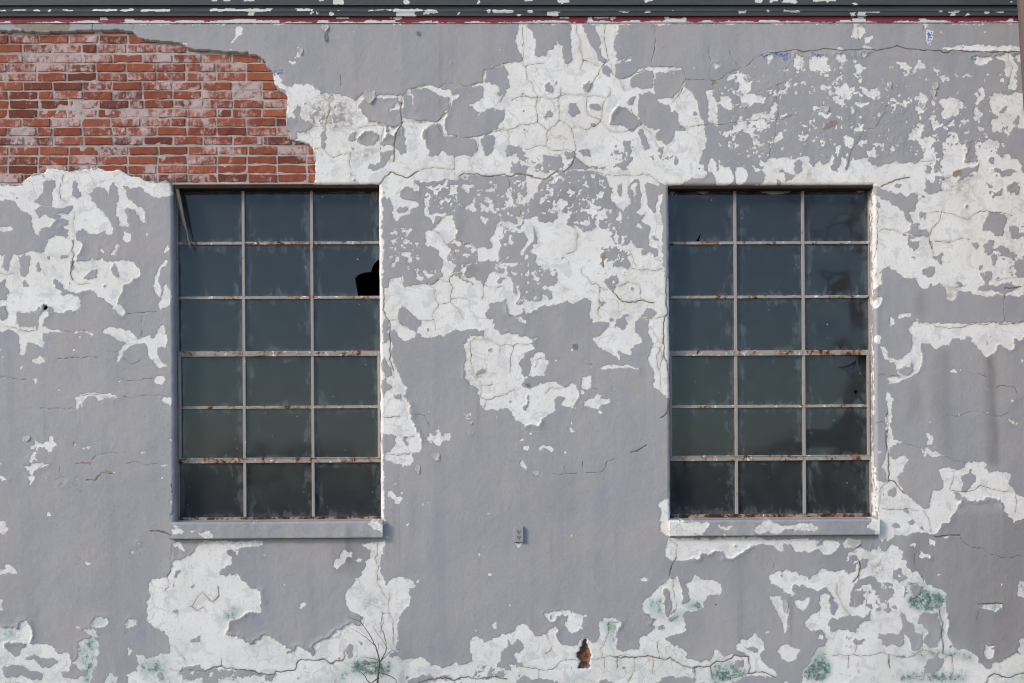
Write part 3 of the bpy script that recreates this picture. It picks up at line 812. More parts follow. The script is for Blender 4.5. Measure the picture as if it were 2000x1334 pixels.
@ 320 980 12.47
g 150,535 2000,535 2000,905 150,905
w 215,640 400,640 500,720 480,780 330,800 220,760
w 630,720 720,700 830,760 980,720 1110,720 1180,870 1130,885 950,880 820,790 740,760 700,790
w 430,880 600,860 560,890 440,895
w 205,555 430,565 430,600 220,600
@ 660 980 12.47
g -200,500 1140,500 1140,905 -200,905
w 700,500 830,500 1100,540 1120,780 1080,790 1050,700 900,650 780,570
w 1115,400 1185,390 1235,540 1120,560
w 1130,850 1180,770 1215,830 1190,920
@ 1290 980 12.47
g 190,470 2000,470 2000,850 190,850
w 190,475 1160,505 1220,560 1080,700 980,820 190,835
w 1360,540 1480,580 1560,600 1880,540 1860,580 1700,650 1560,675 1450,640 1370,580
@ 1260 674 3.286
g 560,1120 1490,1120 1490,1225 560,1225
w 720,1150 760,1130 850,1140 900,1160 960,1145 1080,1150 1110,1180 1090,1200 990,1185 900,1180 860,1210 700,1205
@ 1620 980 12.47
w 1010,490 1050,450 1200,460 1200,790 1080,790 1100,700 1000,690 910,640
d -400,830 1200,835 1180,900 -400,900
@ 0 0 1
w 1772,1142 1800,1138 1830,1150 1848,1160 1846,1188 1800,1190 1770,1180
g 1778,1150 1790,1142 1800,1150 1785,1168
N 1770,1160 1845,1155 1846,1188 1775,1186
w 1910,1184 1930,1180 1958,1178 1955,1190 1945,1194 1925,1188
n 1910,1184 1958,1178 1955,1192 1925,1190
K 677,1026 685,1026 684,1062 686,1100 678,1100
k 640,1056 730,1056 720,1120 650,1120
k 400,1056 470,1056 460,1090 410,1090
k 1050,400 1130,360 1120,460 1060,470
s16.5 1380,110 1980,130 1980,320 1700,310 1400,330
u 436,1190 470,1180 520,1215 600,1255 690,1205 700,1225 640,1275 560,1270 490,1262 440,1245
u 505,1150 520,1140 530,1170 515,1190
u 1345,1085 1400,1070 1450,1060 1500,1075 1520,1095 1440,1110 1360,1105
u 800,225 822,205 835,260 860,290 820,275
u 1192,205 1215,200 1210,250 1190,245
u 795,780 815,780 830,870 810,860
u 1880,275 1900,270 1900,320 1880,320
u 975,600 1000,590 1000,650 980,650
u 1020,820 1060,815 1070,840 1030,850
u 900,720 915,720 905,780 900,770
u 1495,98 1990,98 1990,112 1495,112
u 1860,975 1960,965 1965,1000 1870,990
u 1180,1225 1290,1180 1300,1210 1220,1240
u 1800,1090 1840,1080 1850,1110
u 690,230 760,225 800,260 760,275 690,270
u 0,1200 60,1190 70,1260 0,1270
k 1800,1010 2080,990 2080,1330 1930,1300 1800,1200 1770,1080
d 338,1052 746,1050 744,1061 338,1066
w 1676,372 1684,372 1684,600 1690,760 1684,1010 1676,1010
w 1694,372 1704,366 1704,520 1700,640 1695,560
w 1698,660 1706,700 1704,800 1696,820
w 1690,860 1709,900 1712,1012 1692,1012
s20 1676,366 1712,366 1712,1012 1676,1012
w 735,364 749,360 749,700 749,1014 737,1014
w 712,372 744,366 745,440 735,700 746,1012 716,1012
s16 712,366 744,366 746,1012 714,1012
'''
CRACKS = '''
@ 1000 0 3.994
0,1010 80,970 190,955 280,1020 370,940 375,860 370,760 380,690
0,785 50,755 190,760 370,755 500,745 590,755 740,765 770,740 760,680
80,480 110,530 115,620 160,650 200,750 190,860 195,955
110,520 180,500 250,495
590,755 600,700 690,540 700,520 760,470 740,390 720,250 730,190
590,755 595,900 690,940 760,1020 880,1030 950,1010 1010,970 980,920 930,850
690,940 700,880 730,780
370,940 460,1000 600,1010 640,990 690,940
460,1000 485,1090 490,1230
280,1020 280,1090 260,1140 110,1170
270,1140 300,1170 490,1180
*490,1230 440,1310 400,1340
490,1230 640,1334
780,500 800,590 850,640 880,710
850,610 930,590 1080,515 1250,520 1330,530 1355,620 1480,620 1560,630 1640,610 1780,530 1890,450 2000,400
1090,490 1110,350 1100,190
1355,620 1330,690 1250,800
1540,370 1565,630 1570,710
1700,390 1770,520
1010,970 1080,1030 1130,1140 1180,1190
1310,1000 1450,980 1660,970 1900,940 1940,920 2000,940
500,190 535,300 530,380 555,470 530,540
550,470 680,510
90,190 85,350 90,430 80,480
@ 500 0 3.994
770,790 850,720 940,750 1030,730 1140,745 1210,720 1210,690 1360,655 1420,690 1640,675 1770,640 1780,540 1920,500 2000,490
*1140,745 1140,960 1090,1050 1080,1170 1075,1260
1140,950 1280,960 1410,950 1500,870 1520,800
1410,950 1470,1050 1690,1070 1780,1050 1920,1010 2000,1005
990,970 980,1060 970,1170
450,1170 530,1160 600,1230 740,1190 740,1334
800,1000 1080,995
590,740 585,850 545,960 540,1000
1730,1080 1720,1190
660,580 655,700
1550,1225 1545,1320 1400,1310 1270,1334
@ 0 0 3.994
1050,190 1035,240
720,170 725,240
@ 1500 0 3.994
*0,408 250,395 400,390 640,390 850,395 1170,385 1300,400 1440,390 1700,405 1980,410
180,400 170,500 130,560 135,635 70,660 65,760 80,830 65,930 50,1080 10,1230
0,940 100,935 230,900
700,200 730,390
940,820 880,930 830,1005 760,1005 720,1080 650,1180 610,1334
1220,200 1215,310
1875,420 1880,620
@ 740 334 6.667
*0,170 60,100 150,10 280,60 450,45 510,0
*1040,70 1180,35 1370,70 1530,60 1640,40 1720,75 1800,40 1860,40 2000,60
1680,100 1720,270 1760,310 1840,480 1845,640
690,760 850,920 920,970 1000,1090
750,720 880,570
870,970 1030,880 1120,960 1260,1000
@ 1030 334 6.667
*0,50 230,110 310,50 430,0
900,10 1010,70 1150,60 1400,70 1500,40 1600,50 1700,150 1830,190
1330,1030 1420,1240
130,900 100,760
1340,1265 1760,1270
480,1090 640,1020 660,850 620,740
@ 740 524 6.667
*65,260 70,400 65,560 130,680 140,860 150,1000 135,1190 190,1333
620,190 740,290 730,380 780,470 710,570 720,680 740,800
680,210 790,140 920,175 970,250 940,330 930,440 780,470
930,440 1040,530 1100,660
920,175 970,80 1200,110
940,400 1090,385 1150,410
1370,210 1440,250 1600,235
1360,220 1350,400
1190,960 1240,910 1330,935 1420,925 1580,1010 1690,995 1750,1020 1990,980
1580,1010 1570,1110
1750,1020 1710,1200 1720,1333
140,680 220,670 350,790
550,680 640,690 720,670
1190,960 1190,1060 1210,1250
@ 1030 524 6.667
700,10 720,90 790,120 840,210 930,215 1050,270
*1110,300 1210,410 1380,440 1500,410 1650,450
1110,260 1300,180 1400,200 1450,220 1480,400
*1810,120 1810,370 1835,580 1790,640 1770,960 1780,1100 1830,1333
940,250 950,640
1480,640 1600,660 1790,630
730,1240 850,1250
1770,960 1720,1080 1710,1333
100,1290 130,1180 180,1170 280,1190
@ 720 600 5.556
1150,760 1240,850 1210,960 1270,1000 1250,1110
1270,1000 1480,950 1580,900
1240,850 1350,840
265,700 270,760
@ 1020 600 5.556
250,940 300,880 460,870 520,850
750,860 830,900
1490,440 1510,900
1590,700 1580,1000
*1500,1200 1580,1050
@ 1690 280 6.445
170,1110 270,1080 400,1100 640,1160 800,1180 840,1080 940,970 960,860 1100,890 1200,940 1290,970 1380,890 1540,850 1700,870 1850,910
800,1180 840,1334
150,660 140,800 150,1000 150,1334
*200,545 280,510 370,465 560,430
880,1230 1180,1205 1330,1210
930,860 800,880
690,240 850,215
1080,415 1000,440 960,480
@ 1690 470 6.445
810,0 850,120 890,240
1000,560 1080,590 1200,575 1290,560
780,1050 860,1050 900,1090 1000,1100 1130,1100 1280,1070 1450,1060 1580,1030 1740,1060 1900,1050 1998,1010
1760,680 1740,860 1740,1040
*1750,600 1860,600 1960,580
1660,510 1760,480 1900,470
150,0 145,500
@ 1680 640 6.25
180,575 260,570 380,590 540,620 690,560
1330,550 1450,560 1540,600
1650,740 1770,705 1890,740 1910,800
1120,1070 1250,1060 1450,1020
1480,1040 1560,1060 1810,1030
180,1170 330,1160 345,1000 340,1331
1550,160 1560,210
@ 1680 840 6.25
*340,0 345,250 355,420 350,620 430,640 540,770
350,630 240,740 230,1000
480,170 620,185 740,220
1030,325 1140,375 1280,410
1110,740 1260,750 1420,710 1480,670 1600,720 1740,755 1870,750
780,980 840,1080 870,1250
270,960 500,970 720,985
1140,570 1100,720
1900,800 1890,1000
*900,1290 1110,1280 1220,1280
*1440,2125 1500,2120 1560,2122 1640,2112 1740,2115
@ 1560 1040 4.536
1430,40 1500,110 1640,140 1790,220 1996,215
1030,190 1040,320 1100,400 1130,470
300,1090 430,1090 560,1095 800,1080 980,1105 1100,1040 1230,1080 1290,1070 1360,1090 1370,1210 1330,1290
440,1090 440,1200
*800,1090 810,1200
*1250,680 1280,800 1280,1070
600,500 600,690
*480,440 520,400 540,260
1100,890 1100,1040
510,950 500,1060
*1660,1334 1680,1280 1730,1250 1800,1275 1996,1245
340,450 350,560 440,720
530,1160 535,1240
1580,780 1600,700
@ 1200 1040 4.536
490,60 560,110 550,220
*550,220 490,380
*0,1105 120,1105 260,1100 400,1115 500,1105 600,1180 700,1200 850,1190 910,1140 980,1140 1060,1085 1190,1095 1190,1250 1430,1285
400,1110 390,960
180,1110 185,1230 120,1334
340,1120 340,1250
*850,1190 870,1290
700,1200 710,1310
870,1300 1060,1290 1180,1250
520,410 530,580 550,680 500,730
20,1110 20,1210
1390,220 1420,340
@ 800 1040 4.536
1220,920 1265,1010 1200,1080
1990,1105 1800,1100 1690,1115 1590,1120 1500,1135 1340,1140 1260,1215 1150,1215 1010,1190
1850,800 1760,800 1750,920 1690,1030 1700,1110
*80,1330 260,1290 380,1310 600,1300 760,1275 860,1300
1840,1100 1840,1190
1150,1215 1140,1310
1720,1110 1730,1200
@ 400 1040 4.536
*0,1230 150,1185 310,1215 440,1225 620,1255 630,1230 800,1220 820,1150 900,1130 1060,1120 1110,1160 1220,1140 1240,1040
1110,1160 1180,1220
1540,80 1510,220 1540,300 1530,400 1630,600 1640,720 1670,870 1680,1000
0,550 70,610 130,560 120,480
150,1120 150,1185
1570,710 1640,720
1640,540 1640,600
1390,1110 1540,1130
1570,700 1560,880
@ 0 1040 4.536
1430,0 1510,20 1525,130 1505,240 1510,340 1480,400 1490,490 1460,525
1690,660 1740,590 1800,530 1850,600 1900,620 1940,560 1930,480
1700,660 1740,690 1800,660 1830,700
1510,1210 1600,1230 1850,1215 1920,1200 1970,1170
1550,1010 1580,1060 1640,1130
@ 0 334 3.994
495,30 470,120 470,210 520,250
580,320 575,450 590,500
*570,540 560,620 570,720 550,800 570,850
570,850 610,880 700,880
0,1210 90,1220 150,1250 290,1240 300,1215
980,1110 1120,1105 1220,1100
1110,1130 1100,1290
470,1240 720,1260
1265,1080 1340,1050
0,795 110,800
@ 0 600 5.556
0,765 120,765 280,780
430,1095 630,1090 810,1100
890,955 1080,950 1110,985 1300,960
1300,960 1860,970
620,560 830,540 1080,550
1270,760 1660,770
1130,470 1270,490
1340,550 1420,620 1530,570
@ 0 830 5.556
800,180 800,220 860,220
1040,280 1040,330 1000,370 990,400
1050,330 1280,310
640,440 650,550 740,590
590,600 650,570
830,650 890,750
*1630,1150 1720,1150 1850,1195
*1855,640 1855,1040
1370,420 1480,395 1740,415
930,595 1040,600 1100,520 1240,530
820,415 900,410
400,490 460,440
@ 720 800 4.942
400,45 540,50 590,170
160,430 300,440 400,425
300,250 440,258
130,60 300,65
@ 1020 830 5.556
330,520 500,525 600,530
460,440 465,510
670,515 820,510 890,490 910,420 1050,360
*1170,300 1350,220
655,400 660,500
'''

# raster window, photo pixels
RX0, RY0, RX1, RY1 = -80, 0, 2080, 1380
RW, RH = RX1 - RX0, RY1 - RY0
rng = np.random.default_rng(11)
_LAT = [rng.random((256, 256)).astype(np.float32) for _ in range(8)]
def vnoise(x, y, k):
    xi = np.floor(x).astype(np.int32); yi = np.floor(y).astype(np.int32)
    fx = (x - xi).astype(np.float32); fy = (y - yi).astype(np.float32)
    fx = fx * fx * (3 - 2 * fx); fy = fy * fy * (3 - 2 * fy)
    L = _LAT[k % 8]
    a = L[yi & 255, xi & 255]; b = L[yi & 255, (xi + 1) & 255]
    c = L[(yi + 1) & 255, xi & 255]; d = L[(yi + 1) & 255, (xi + 1) & 255]
    return (a * (1 - fx) + b * fx) * (1 - fy) + (c * (1 - fx) + d * fx) * fy
def fbm(x, y, scale, octs=4, seed=0, gain=0.55):
    s = np.zeros(np.shape(x), np.float32); amp = 1.0; tot = 0.0
    for o in range(octs):
        s += amp * (vnoise(x / scale + 17.3 * o + seed * 7.7, y / scale - 9.1 * o + seed * 3.3, seed + o) - 0.5)
        tot += amp; amp *= gain; scale *= 0.5
    return s / tot * 2.0          # about -1..1
def fill(mask, pts, val):
    pts = np.asarray(pts, float)
    x0, y0 = np.floor(pts.min(0)).astype(int); x1, y1 = np.ceil(pts.max(0)).astype(int)
    x0 = max(x0, RX0); y0 = max(y0, RY0); x1 = min(x1, RX1 - 1); y1 = min(y1, RY1 - 1)
    if x1 <= x0 or y1 <= y0: return
    xs = np.arange(x0, x1 + 1) + 0.01; ys = np.arange(y0, y1 + 1) + 0.013
    ins = np.zeros((len(ys), len(xs)), bool)
    q = np.roll(pts, -1, 0)
    for (ax, ay), (bx, by) in zip(pts, q):
        if ay == by: continue
        rows = (ys > min(ay, by)) & (ys <= max(ay, by))
        if not rows.any(): continue
        xc = ax + (ys[rows] - ay) / (by - ay) * (bx - ax)
        ins[rows] ^= xs[None, :] > xc[:, None]
    sub = mask[y0 - RY0:y1 - RY0 + 1, x0 - RX0:x1 - RX0 + 1]
    sub[ins] = val
def edt(b, rad=22):
    """distance to the nearest False cell, limited"""
    h = b.shape[0]
    idx = np.arange(h, dtype=np.float32)[:, None]
    last = np.where(b, -1e6, idx); last = np.maximum.accumulate(last, 0)
    nxt = np.where(b, 1e6, idx)[::-1]; nxt = np.minimum.accumulate(nxt, 0)[::-1]
    v = np.minimum(np.minimum(idx - last, nxt - idx), rad).astype(np.float32) ** 2
    best = v.copy()
    for dx in range(1, rad + 1):
        s = v[:, :-dx] + dx * dx
        np.minimum(best[:, dx:], s, out=best[:, dx:])
        s = v[:, dx:] + dx * dx
        np.minimum(best[:, :-dx], s, out=best[:, :-dx])
    return np.sqrt(np.minimum(best, rad * rad))
def blur(a, r, n=2):
    a = a.astype(np.float32)
    for _ in range(n):
        for ax in (0, 1):
            p = np.concatenate([np.repeat(a.take([0], ax), r + 1, ax), a, np.repeat(a.take([-1], ax), r, ax)], ax)
            c = np.cumsum(p, ax, dtype=np.float64)
            m = a.shape[ax]
            a = ((c.take(range(2 * r + 1, 2 * r + 1 + m), ax) - c.take(range(0, m), ax)) / (2 * r + 1)).astype(np.float32)
    return a

def parse(text):
    ox = oy = 0.0; sc = 1.0
    for ln in text.strip().splitlines():
        if ln[0] == '@':
            ox, oy, sc = map(float, ln[1:].split()); continue
        kind = ''
        if not (ln[0].isdigit() or ln[0] in '-*'):
            kind, ln = ln.split(' ', 1)
        elif ln[0] == '*':
            kind, ln = '*', ln[1:]
        pts = [tuple(map(float, p.split(','))) for p in ln.split()]
        yield kind, [(ox + a / sc, oy + b / sc) for a, b in pts]

BRICK = [(-58, 62), (50, 60), (52, 63), (140, 62), (150, 60), (240, 60), (258, 61), (268, 72), (272, 76), (310, 80), (350, 84), (375, 96), (382, 99), (430, 100), (470, 103), (485, 101), (487, 108), (497, 108), (508, 112), (518, 120), (520, 130), (530, 140), (533, 160), (540, 173), (552, 180), (560, 186), (561, 200), (560, 215), (557, 235), (558, 250), (566, 258), (563, 270), (580, 277), (605, 281), (611, 290), (614, 315), (616, 340), (616, 375), (334, 375), (335, 358), (325, 352), (312, 356), (300, 351), (288, 355), (275, 348), (255, 343), (243, 336), (235, 330), (225, 334), (205, 335), (190, 325), (180, 328), (160, 330), (140, 335), (120, 330), (95, 325), (85, 335), (65, 337), (55, 346), (42, 352), (35, 360), (0, 358), (-42, 352), (-60, 318), (-47, 280), (-52, 240), (-66, 200), (-60, 160), (-46, 130), (-55, 96)]

white = np.zeros((RH, RW), bool)
zone = np.zeros((RH, RW), np.float32)
masks = {k: np.zeros((RH, RW), np.float32) for k in 'tbndkhNKu'}
for kind, pts in parse(WEAR):
    if kind == 'w': fill(white, pts, True)
    elif kind == 'g': fill(white, pts, False)
    elif kind[0] == 's':
        m = np.zeros((RH, RW), bool); fill(m, pts, True)
        zone = np.maximum(zone, m * float(kind[1:]))
    else:
        fill(masks[kind], pts, 1.0)
brick_b = np.zeros((RH, RW), bool)
fill(brick_b, BRICK, True)
PYG, PXG = np.mgrid[RY0:RY1, RX0:RX1].astype(np.float32)

dw = edt(white) - edt(~white)                 # + inside bare plaster, pixels
dw = blur(dw, 1, 1)
# jagged, chipped outline: warp the look-up
wx = fbm(PXG, PYG, 18, 4, 1) * 4.6 + fbm(PXG, PYG, 6.0, 3, 3, 0.7) * 4.0
wy = fbm(PXG, PYG, 18, 4, 4) * 4.6 + fbm(PXG, PYG, 6.0, 3, 6, 0.7) * 4.0
def warp(a, wx, wy):
    x = np.clip(PXG - RX0 + wx, 0, RW - 1.001); y = np.clip(PYG - RY0 + wy, 0, RH - 1.001)
    xi = x.astype(np.int32); yi = y.astype(np.int32); fx = x - xi; fy = y - yi
    return (a[yi, xi] * (1 - fx) + a[yi, xi + 1] * fx) * (1 - fy) + (a[yi + 1, xi] * (1 - fx) + a[yi + 1, xi + 1] * fx) * fy
paint = -warp(dw, wx, wy)                     # + grey paint
zone = blur(zone, 7)
speck = fbm(PXG, PYG, 9, 4, 2, 0.8)
speck2 = fbm(PXG, PYG, 30, 3, 5, 0.7)
amp = np.clip(zone / 17.5, 0, 1.35)
lim = 22 - 19.4 * np.clip(amp, 0, 1)
paint = np.clip(paint, -lim, lim) + amp * (speck * 12.5 + speck2 * 4.5)
paint += fbm(PXG, PYG, 9, 3, 7, 0.75) * 5.0 * np.exp(-np.abs(paint) / 5.0) * np.clip(fbm(PXG, PYG, 90, 2, 1) * 2 + 0.6, 0.1, 1)
# stray flakes everywhere
fl = fbm(PXG, PYG, 20, 3, 6)
paint = np.where((paint > 0) & (fl > 0.66), np.minimum(paint, (0.69 - fl) * 60), paint)
paint = np.where((paint < 0) & (fl < -0.64), np.maximum(paint, (-0.67 - fl) * 50), paint)
paint = np.clip(paint, -22, 22).astype(np.float32)

# cracks
crack = np.full((RH, RW), 18.0, np.float32)
crand = random.Random(3)
for kind, pts in parse(CRACKS):
    wide = 0.5 if kind == '*' else 0.0
    for _ in range(3):
        q = [pts[0]]
        for (ax, ay), (bx, by) in zip(pts, pts[1:]):
            L = math.hypot(bx - ax, by - ay)
            if L > 5:
                o = crand.gauss(0, 0.075) * L
                q.append(((ax + bx) / 2 - (by - ay) / L * o, (ay + by) / 2 + (bx - ax) / L * o))
            q.append((bx, by))
        pts = q
    for (ax, ay), (bx, by) in zip(pts, pts[1:]):
        x0 = int(min(ax, bx)) - 17; x1 = int(max(ax, bx)) + 18; y0 = int(min(ay, by)) - 17; y1 = int(max(ay, by)) + 18
        x0 = max(x0, RX0); y0 = max(y0, RY0); x1 = min(x1, RX1); y1 = min(y1, RY1)
        if x1 <= x0 or y1 <= y0: continue
        sx = PXG[y0 - RY0:y1 - RY0, x0 - RX0:x1 - RX0]; sy = PYG[y0 - RY0:y1 - RY0, x0 - RX0:x1 - RX0]
        dx, dy = bx - ax, by - ay
        t = np.clip(((sx - ax) * dx + (sy - ay) * dy) / max(dx * dx + dy * dy, 1e-6), 0, 1)
        d = np.hypot(sx - ax - t * dx, sy - ay - t * dy) - wide
        sub = crack[y0 - RY0:y1 - RY0, x0 - RX0:x1 - RX0]
        np.minimum(sub, d, out=sub)

db = edt(brick_b, 12) - edt(~brick_b, 12)     # + where the render has fallen off
db = warp(db, fbm(PXG, PYG, 26, 4, 2) * 5.0, fbm(PXG, PYG, 26, 4, 5) * 4.0)
hole = np.hypot(PXG - 87.5, PYG - 600.5)
drill = np.minimum.reduce([hole - 4.2] + [np.hypot(PXG - x, PYG - y) - 1.7 for x, y in ((1023, 217), (1024, 254), (1366, 329), (1301, 1248), (1021, 183), (1398, 1181), (33, 387))])
hb = edt(masks['h'] > 0.5, 12) - edt(masks['h'] < 0.5, 12)
hb = warp(hb, wx, wy)
grey_f = 1 / (1 + np.exp(-paint * 1.3))
curl_n = np.clip(fbm(PXG, PYG, 60, 2, 3) * 2.6 - 0.25, 0, 1)
curl_n = np.maximum(curl_n, blur(masks['u'], 4) * 2.4)
buckle = fbm(PXG, PYG, 60, 3, 7)
# height out of the wall, metres
HGT = grey_f * (0.0010 + 0.0060 * curl_n * np.exp(-np.clip(paint, 0, 30) / 4.5)) + 0.0024 * buckle + 0.0012 * fbm(PXG, PYG, 16, 3, 0)
HGT -= 0.0012 * np.clip(1.4 - crack, 0, 1) 
BK = np.clip(db * 0.8 + 0.5, 0, 1)
HGT = HGT * (1 - BK) - 0.055 * BK
HGT -= 0.05 * np.clip(0.5 - (hole - 4.2) * 0.7, 0, 1)
HGT -= 0.030 * np.clip(hb * 0.35, 0, 1)
HGT = HGT.astype(np.float32)

FIELDS = {
    'paint': paint,
    'crack': crack,
    'tan': warp(blur(masks['t'], 1), wx, wy),
    'blue': warp(blur(masks['b'], 2), wx, wy),
    'algae': np.clip(blur(masks['n'], 7) * 0.80 + blur(masks['N'], 10) * 0.80 + 0.30 * np.clip((PYG - 1235) / 90, 0, 1) * np.clip(fbm(PXG, PYG, 120, 3, 2) * 2.2 + 0.3, 0, 1.2), 0, 1.1),
    'dirt_shade': blur(masks['d'], 8),  # grime, plus the shadow line under the sills put into the colour
    'dark_grey': np.clip(blur(masks['k'], 7) * 0.45 + blur(masks['K'], 5) * 0.95, 0, 1),
    'broken': np.clip(hb, -6, 12),
    'drill': np.clip(drill, -6, 12),
    'brick': np.clip(db, -8, 8),
}
def sample(a, px, py):
    x = np.clip(px - RX0, 0, RW - 1.001); y = np.clip(py - RY0, 0, RH - 1.001)
    xi = x.astype(np.int32); yi = y.astype(np.int32)
    fx = (x - xi).astype(np.float32); fy = (y - yi).astype(np.float32)
    return (a[yi, xi] * (1 - fx) + a[yi, xi + 1] * fx) * (1 - fy) + (a[yi + 1, xi] * (1 - fx) + a[yi + 1, xi + 1] * fx) * fy
def sample_fields(px, py):
    out = {k: sample(v, px, py) for k, v in FIELDS.items()}
    off = np.clip(np.maximum(np.maximum(RX0 + 8 - px, px - RX1 + 8), 0) / 12.0, 0, 1)
    far = fbm(px.astype(np.float32), py.astype(np.float32), 260, 5, 3) * 30 + 5
    out['paint'] = out['paint'] * (1 - off) + np.clip(far, -20, 20) * off
    out['crack'] = out['crack'] * (1 - off) + 18 * off
    for k in ('tan', 'blue', 'algae', 'dirt_shade', 'dark_grey'): out[k] = out[k] * (1 - off)
    out['brick'] = out['brick'] * (1 - off) - 8 * off
    return out
def sample_h(px, py):
    off = np.clip(np.maximum(np.maximum(RX0 + 8 - px, px - RX1 + 8), 0) / 12.0, 0, 1)
    return sample(HGT, px, py) * (1 - off)

def grid_mesh(name, V, faces, fields, mat, parent, smooth=True):
    me = bpy.data.meshes.new(name)
    me.vertices.add(len(V)); me.vertices.foreach_set('co', V.astype(np.float32).ravel())
    n = len(faces)
    me.loops.add(n * 4); me.loops.foreach_set('vertex_index', faces.astype(np.int32).ravel())
    me.polygons.add(n)
    me.polygons.foreach_set('loop_start', np.arange(0, n * 4, 4, dtype=np.int32))
    me.polygons.foreach_set('use_smooth', np.full(n, smooth))
    me.update(calc_edges=True)
    for k, v in fields.items():
        a = me.attributes.new(k, 'FLOAT', 'POINT')
        a.data.foreach_set('value', v.astype(np.float32).ravel())
    return link_mesh(name, me, mat, parent)

# ------------------------------------------------------------------ materials
def make_wall_mat():
    s = NT('peeling painted plaster')
    fine = s.noise(95, 4, 0.6); mid = s.noise(30, 4, 0.6); big = s.noise(1.1, 4, 0.6); tiny = s.noise(320, 3, 0.6)
    streak = s.noise(5.0, 4, 0.6, vec=s.coord((1, 1, 0.09)))
    p = s.math('ADD', s.attr('paint'), s.math('MULTIPLY', s.math('SUBTRACT', s.math('ADD', s.math('MULTIPLY', fine, 0.6), s.math('MULTIPLY', s.noise(210, 3, 0.6), 0.4)), 0.5), 5.5))
    pm = s.ramp(p, -0.55, 0.55)
    # grey paint
    grey = s.mix(s.ramp(big, 0.3, 0.7), (0.335, 0.332, 0.356), (0.378, 0.372, 0.386))
    grey = s.mix(s.math('MULTIPLY', s.ramp(streak, 0.46, 0.68), 0.50), grey, (0.280, 0.288, 0.340))
    grey = s.mix(s.math('MULTIPLY', s.ramp(s.noise(1.3, 4, 0.6, vec=s.coord((1, 1, 0.35))), 0.48, 0.70), 0.55), grey, (0.300, 0.300, 0.318))
    grey = s.mix(s.math('MULTIPLY', s.ramp(s.noise(2.3, 5, 0.6), 0.48, 0.68), 0.75), grey, (0.380, 0.352, 0.340))
    grey = s.mix(s.math('MULTIPLY', s.ramp(mid, 0.55, 0.75), 0.22), grey, (0.27, 0.27, 0.285))
    grey = s.mix(s.math('MULTIPLY', s.ramp(tiny, 0.60, 0.72), 0.30), grey, (0.24, 0.235, 0.24))
    grey = s.mix(s.math('MULTIPLY', s.ramp(s.noise(13, 5, 0.7, vec=s.coord((1, 1, 0.12))), 0.54, 0.70), 0.22), grey, (0.42, 0.41, 0.405))
    grey = s.mix(s.math('MULTIPLY', s.attr('dark_grey'), s.ramp(streak, 0.25, 0.6, 0.45, 1.0)), grey, (0.200, 0.195, 0.200))
    pits = s.ramp(s.noise(75, 3, 0.6), 0.68, 0.72)
    grey = s.mix(s.math('MULTIPLY', pits, 0.55), grey, (0.20, 0.19, 0.19))
    scuff = s.ramp(s.noise(7.0, 7, 0.8, dist=0.6), 0.60, 0.66)
    grey = s.mix(s.math('MULTIPLY', scuff, 0.28), grey, (0.46, 0.455, 0.46))
    drip = s.math('MULTIPLY', s.ramp(s.noise(11.0, 3, 0.5, vec=s.coord((1, 1, 0.035))), 0.60, 0.70), s.ramp(big, 0.42, 0.62))
    grey = s.mix(s.math('MULTIPLY', drip, 0.45), grey, (0.255, 0.245, 0.245))
    # bare plaster with ghost stains
    wht = s.mix(s.ramp(s.noise(3.0, 5, 0.6), 0.35, 0.7), (0.79, 0.785, 0.775), (0.72, 0.705, 0.68))
    wht = s.mix(s.math('MULTIPLY', s.ramp(s.noise(9, 6, 0.7, dist=0.4), 0.53, 0.575), 0.50), wht, (0.52, 0.53, 0.555))
    wht = s.mix(s.math('MULTIPLY', s.ramp(s.noise(38, 5, 0.75), 0.60, 0.63), 0.45), wht, (0.44, 0.44, 0.455))
    wht = s.mix(s.math('MULTIPLY', s.ramp(s.noise(16, 5, 0.7), 0.58, 0.72), 0.55), wht, (0.62, 0.545, 0.45))
    wht = s.mix(s.math('MULTIPLY', s.ramp(tiny, 0.62, 0.74), 0.35), wht, (0.42, 0.40, 0.38))
    near = s.ramp(s.math('ADD', s.attr('crack'), s.math('MULTIPLY', s.math('SUBTRACT', mid, 0.5), 16)), 0.5, 5.5, 1.0, 0.0)
    wht = s.mix(s.math('MULTIPLY', near, 0.34), wht, (0.56, 0.48, 0.38))
    dirt_shade = s.math('MULTIPLY', s.attr('dirt_shade'), s.ramp(s.noise(26, 6, 0.75), 0.40, 0.62))
    wht = s.mix(s.math('MULTIPLY', dirt_shade, 0.85), wht, (0.36, 0.325, 0.29))
    # thin crazing of the bare plaster
    vor = s.n('ShaderNodeTexVoronoi', feature='DISTANCE_TO_EDGE')
    vv = s.n('ShaderNodeVectorMath', operation='ADD')
    nz = s.n('ShaderNodeTexNoise'); nz.inputs['Scale'].default_value = 9.0
    s.t.links.new(s.coord(), nz.inputs['Vector'])
    vm = s.n('ShaderNodeVectorMath', operation='SCALE'); vm.inputs['Scale'].default_value = 0.09
    s.t.links.new(nz.outputs['Color'], vm.inputs[0])
    s.t.links.new(s.coord(), vv.inputs[0]); s.t.links.new(vm.outputs[0], vv.inputs[1])
    s.t.links.new(vv.outputs[0], vor.inputs['Vector'])
    vor.inputs['Scale'].default_value = 7.0
    craze = s.math('MULTIPLY', s.ramp(vor.outputs['Distance'], 0.006, 0.024, 1.0, 0.0), s.ramp(s.noise(2.0, 3, 0.5), 0.46, 0.62))
    wht = s.mix(s.math('MULTIPLY', craze, 0.45), wht, (0.40, 0.34, 0.28))
    col = s.mix(pm, wht, grey)
    # broken edge of the paint film, its relief shade painted in with it
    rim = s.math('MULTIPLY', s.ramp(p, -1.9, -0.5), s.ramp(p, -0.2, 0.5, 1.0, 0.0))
    col = s.mix(s.math('MULTIPLY', rim, s.ramp(mid, 0.45, 0.62, 0.12, 0.75)), col, (0.46, 0.39, 0.32))
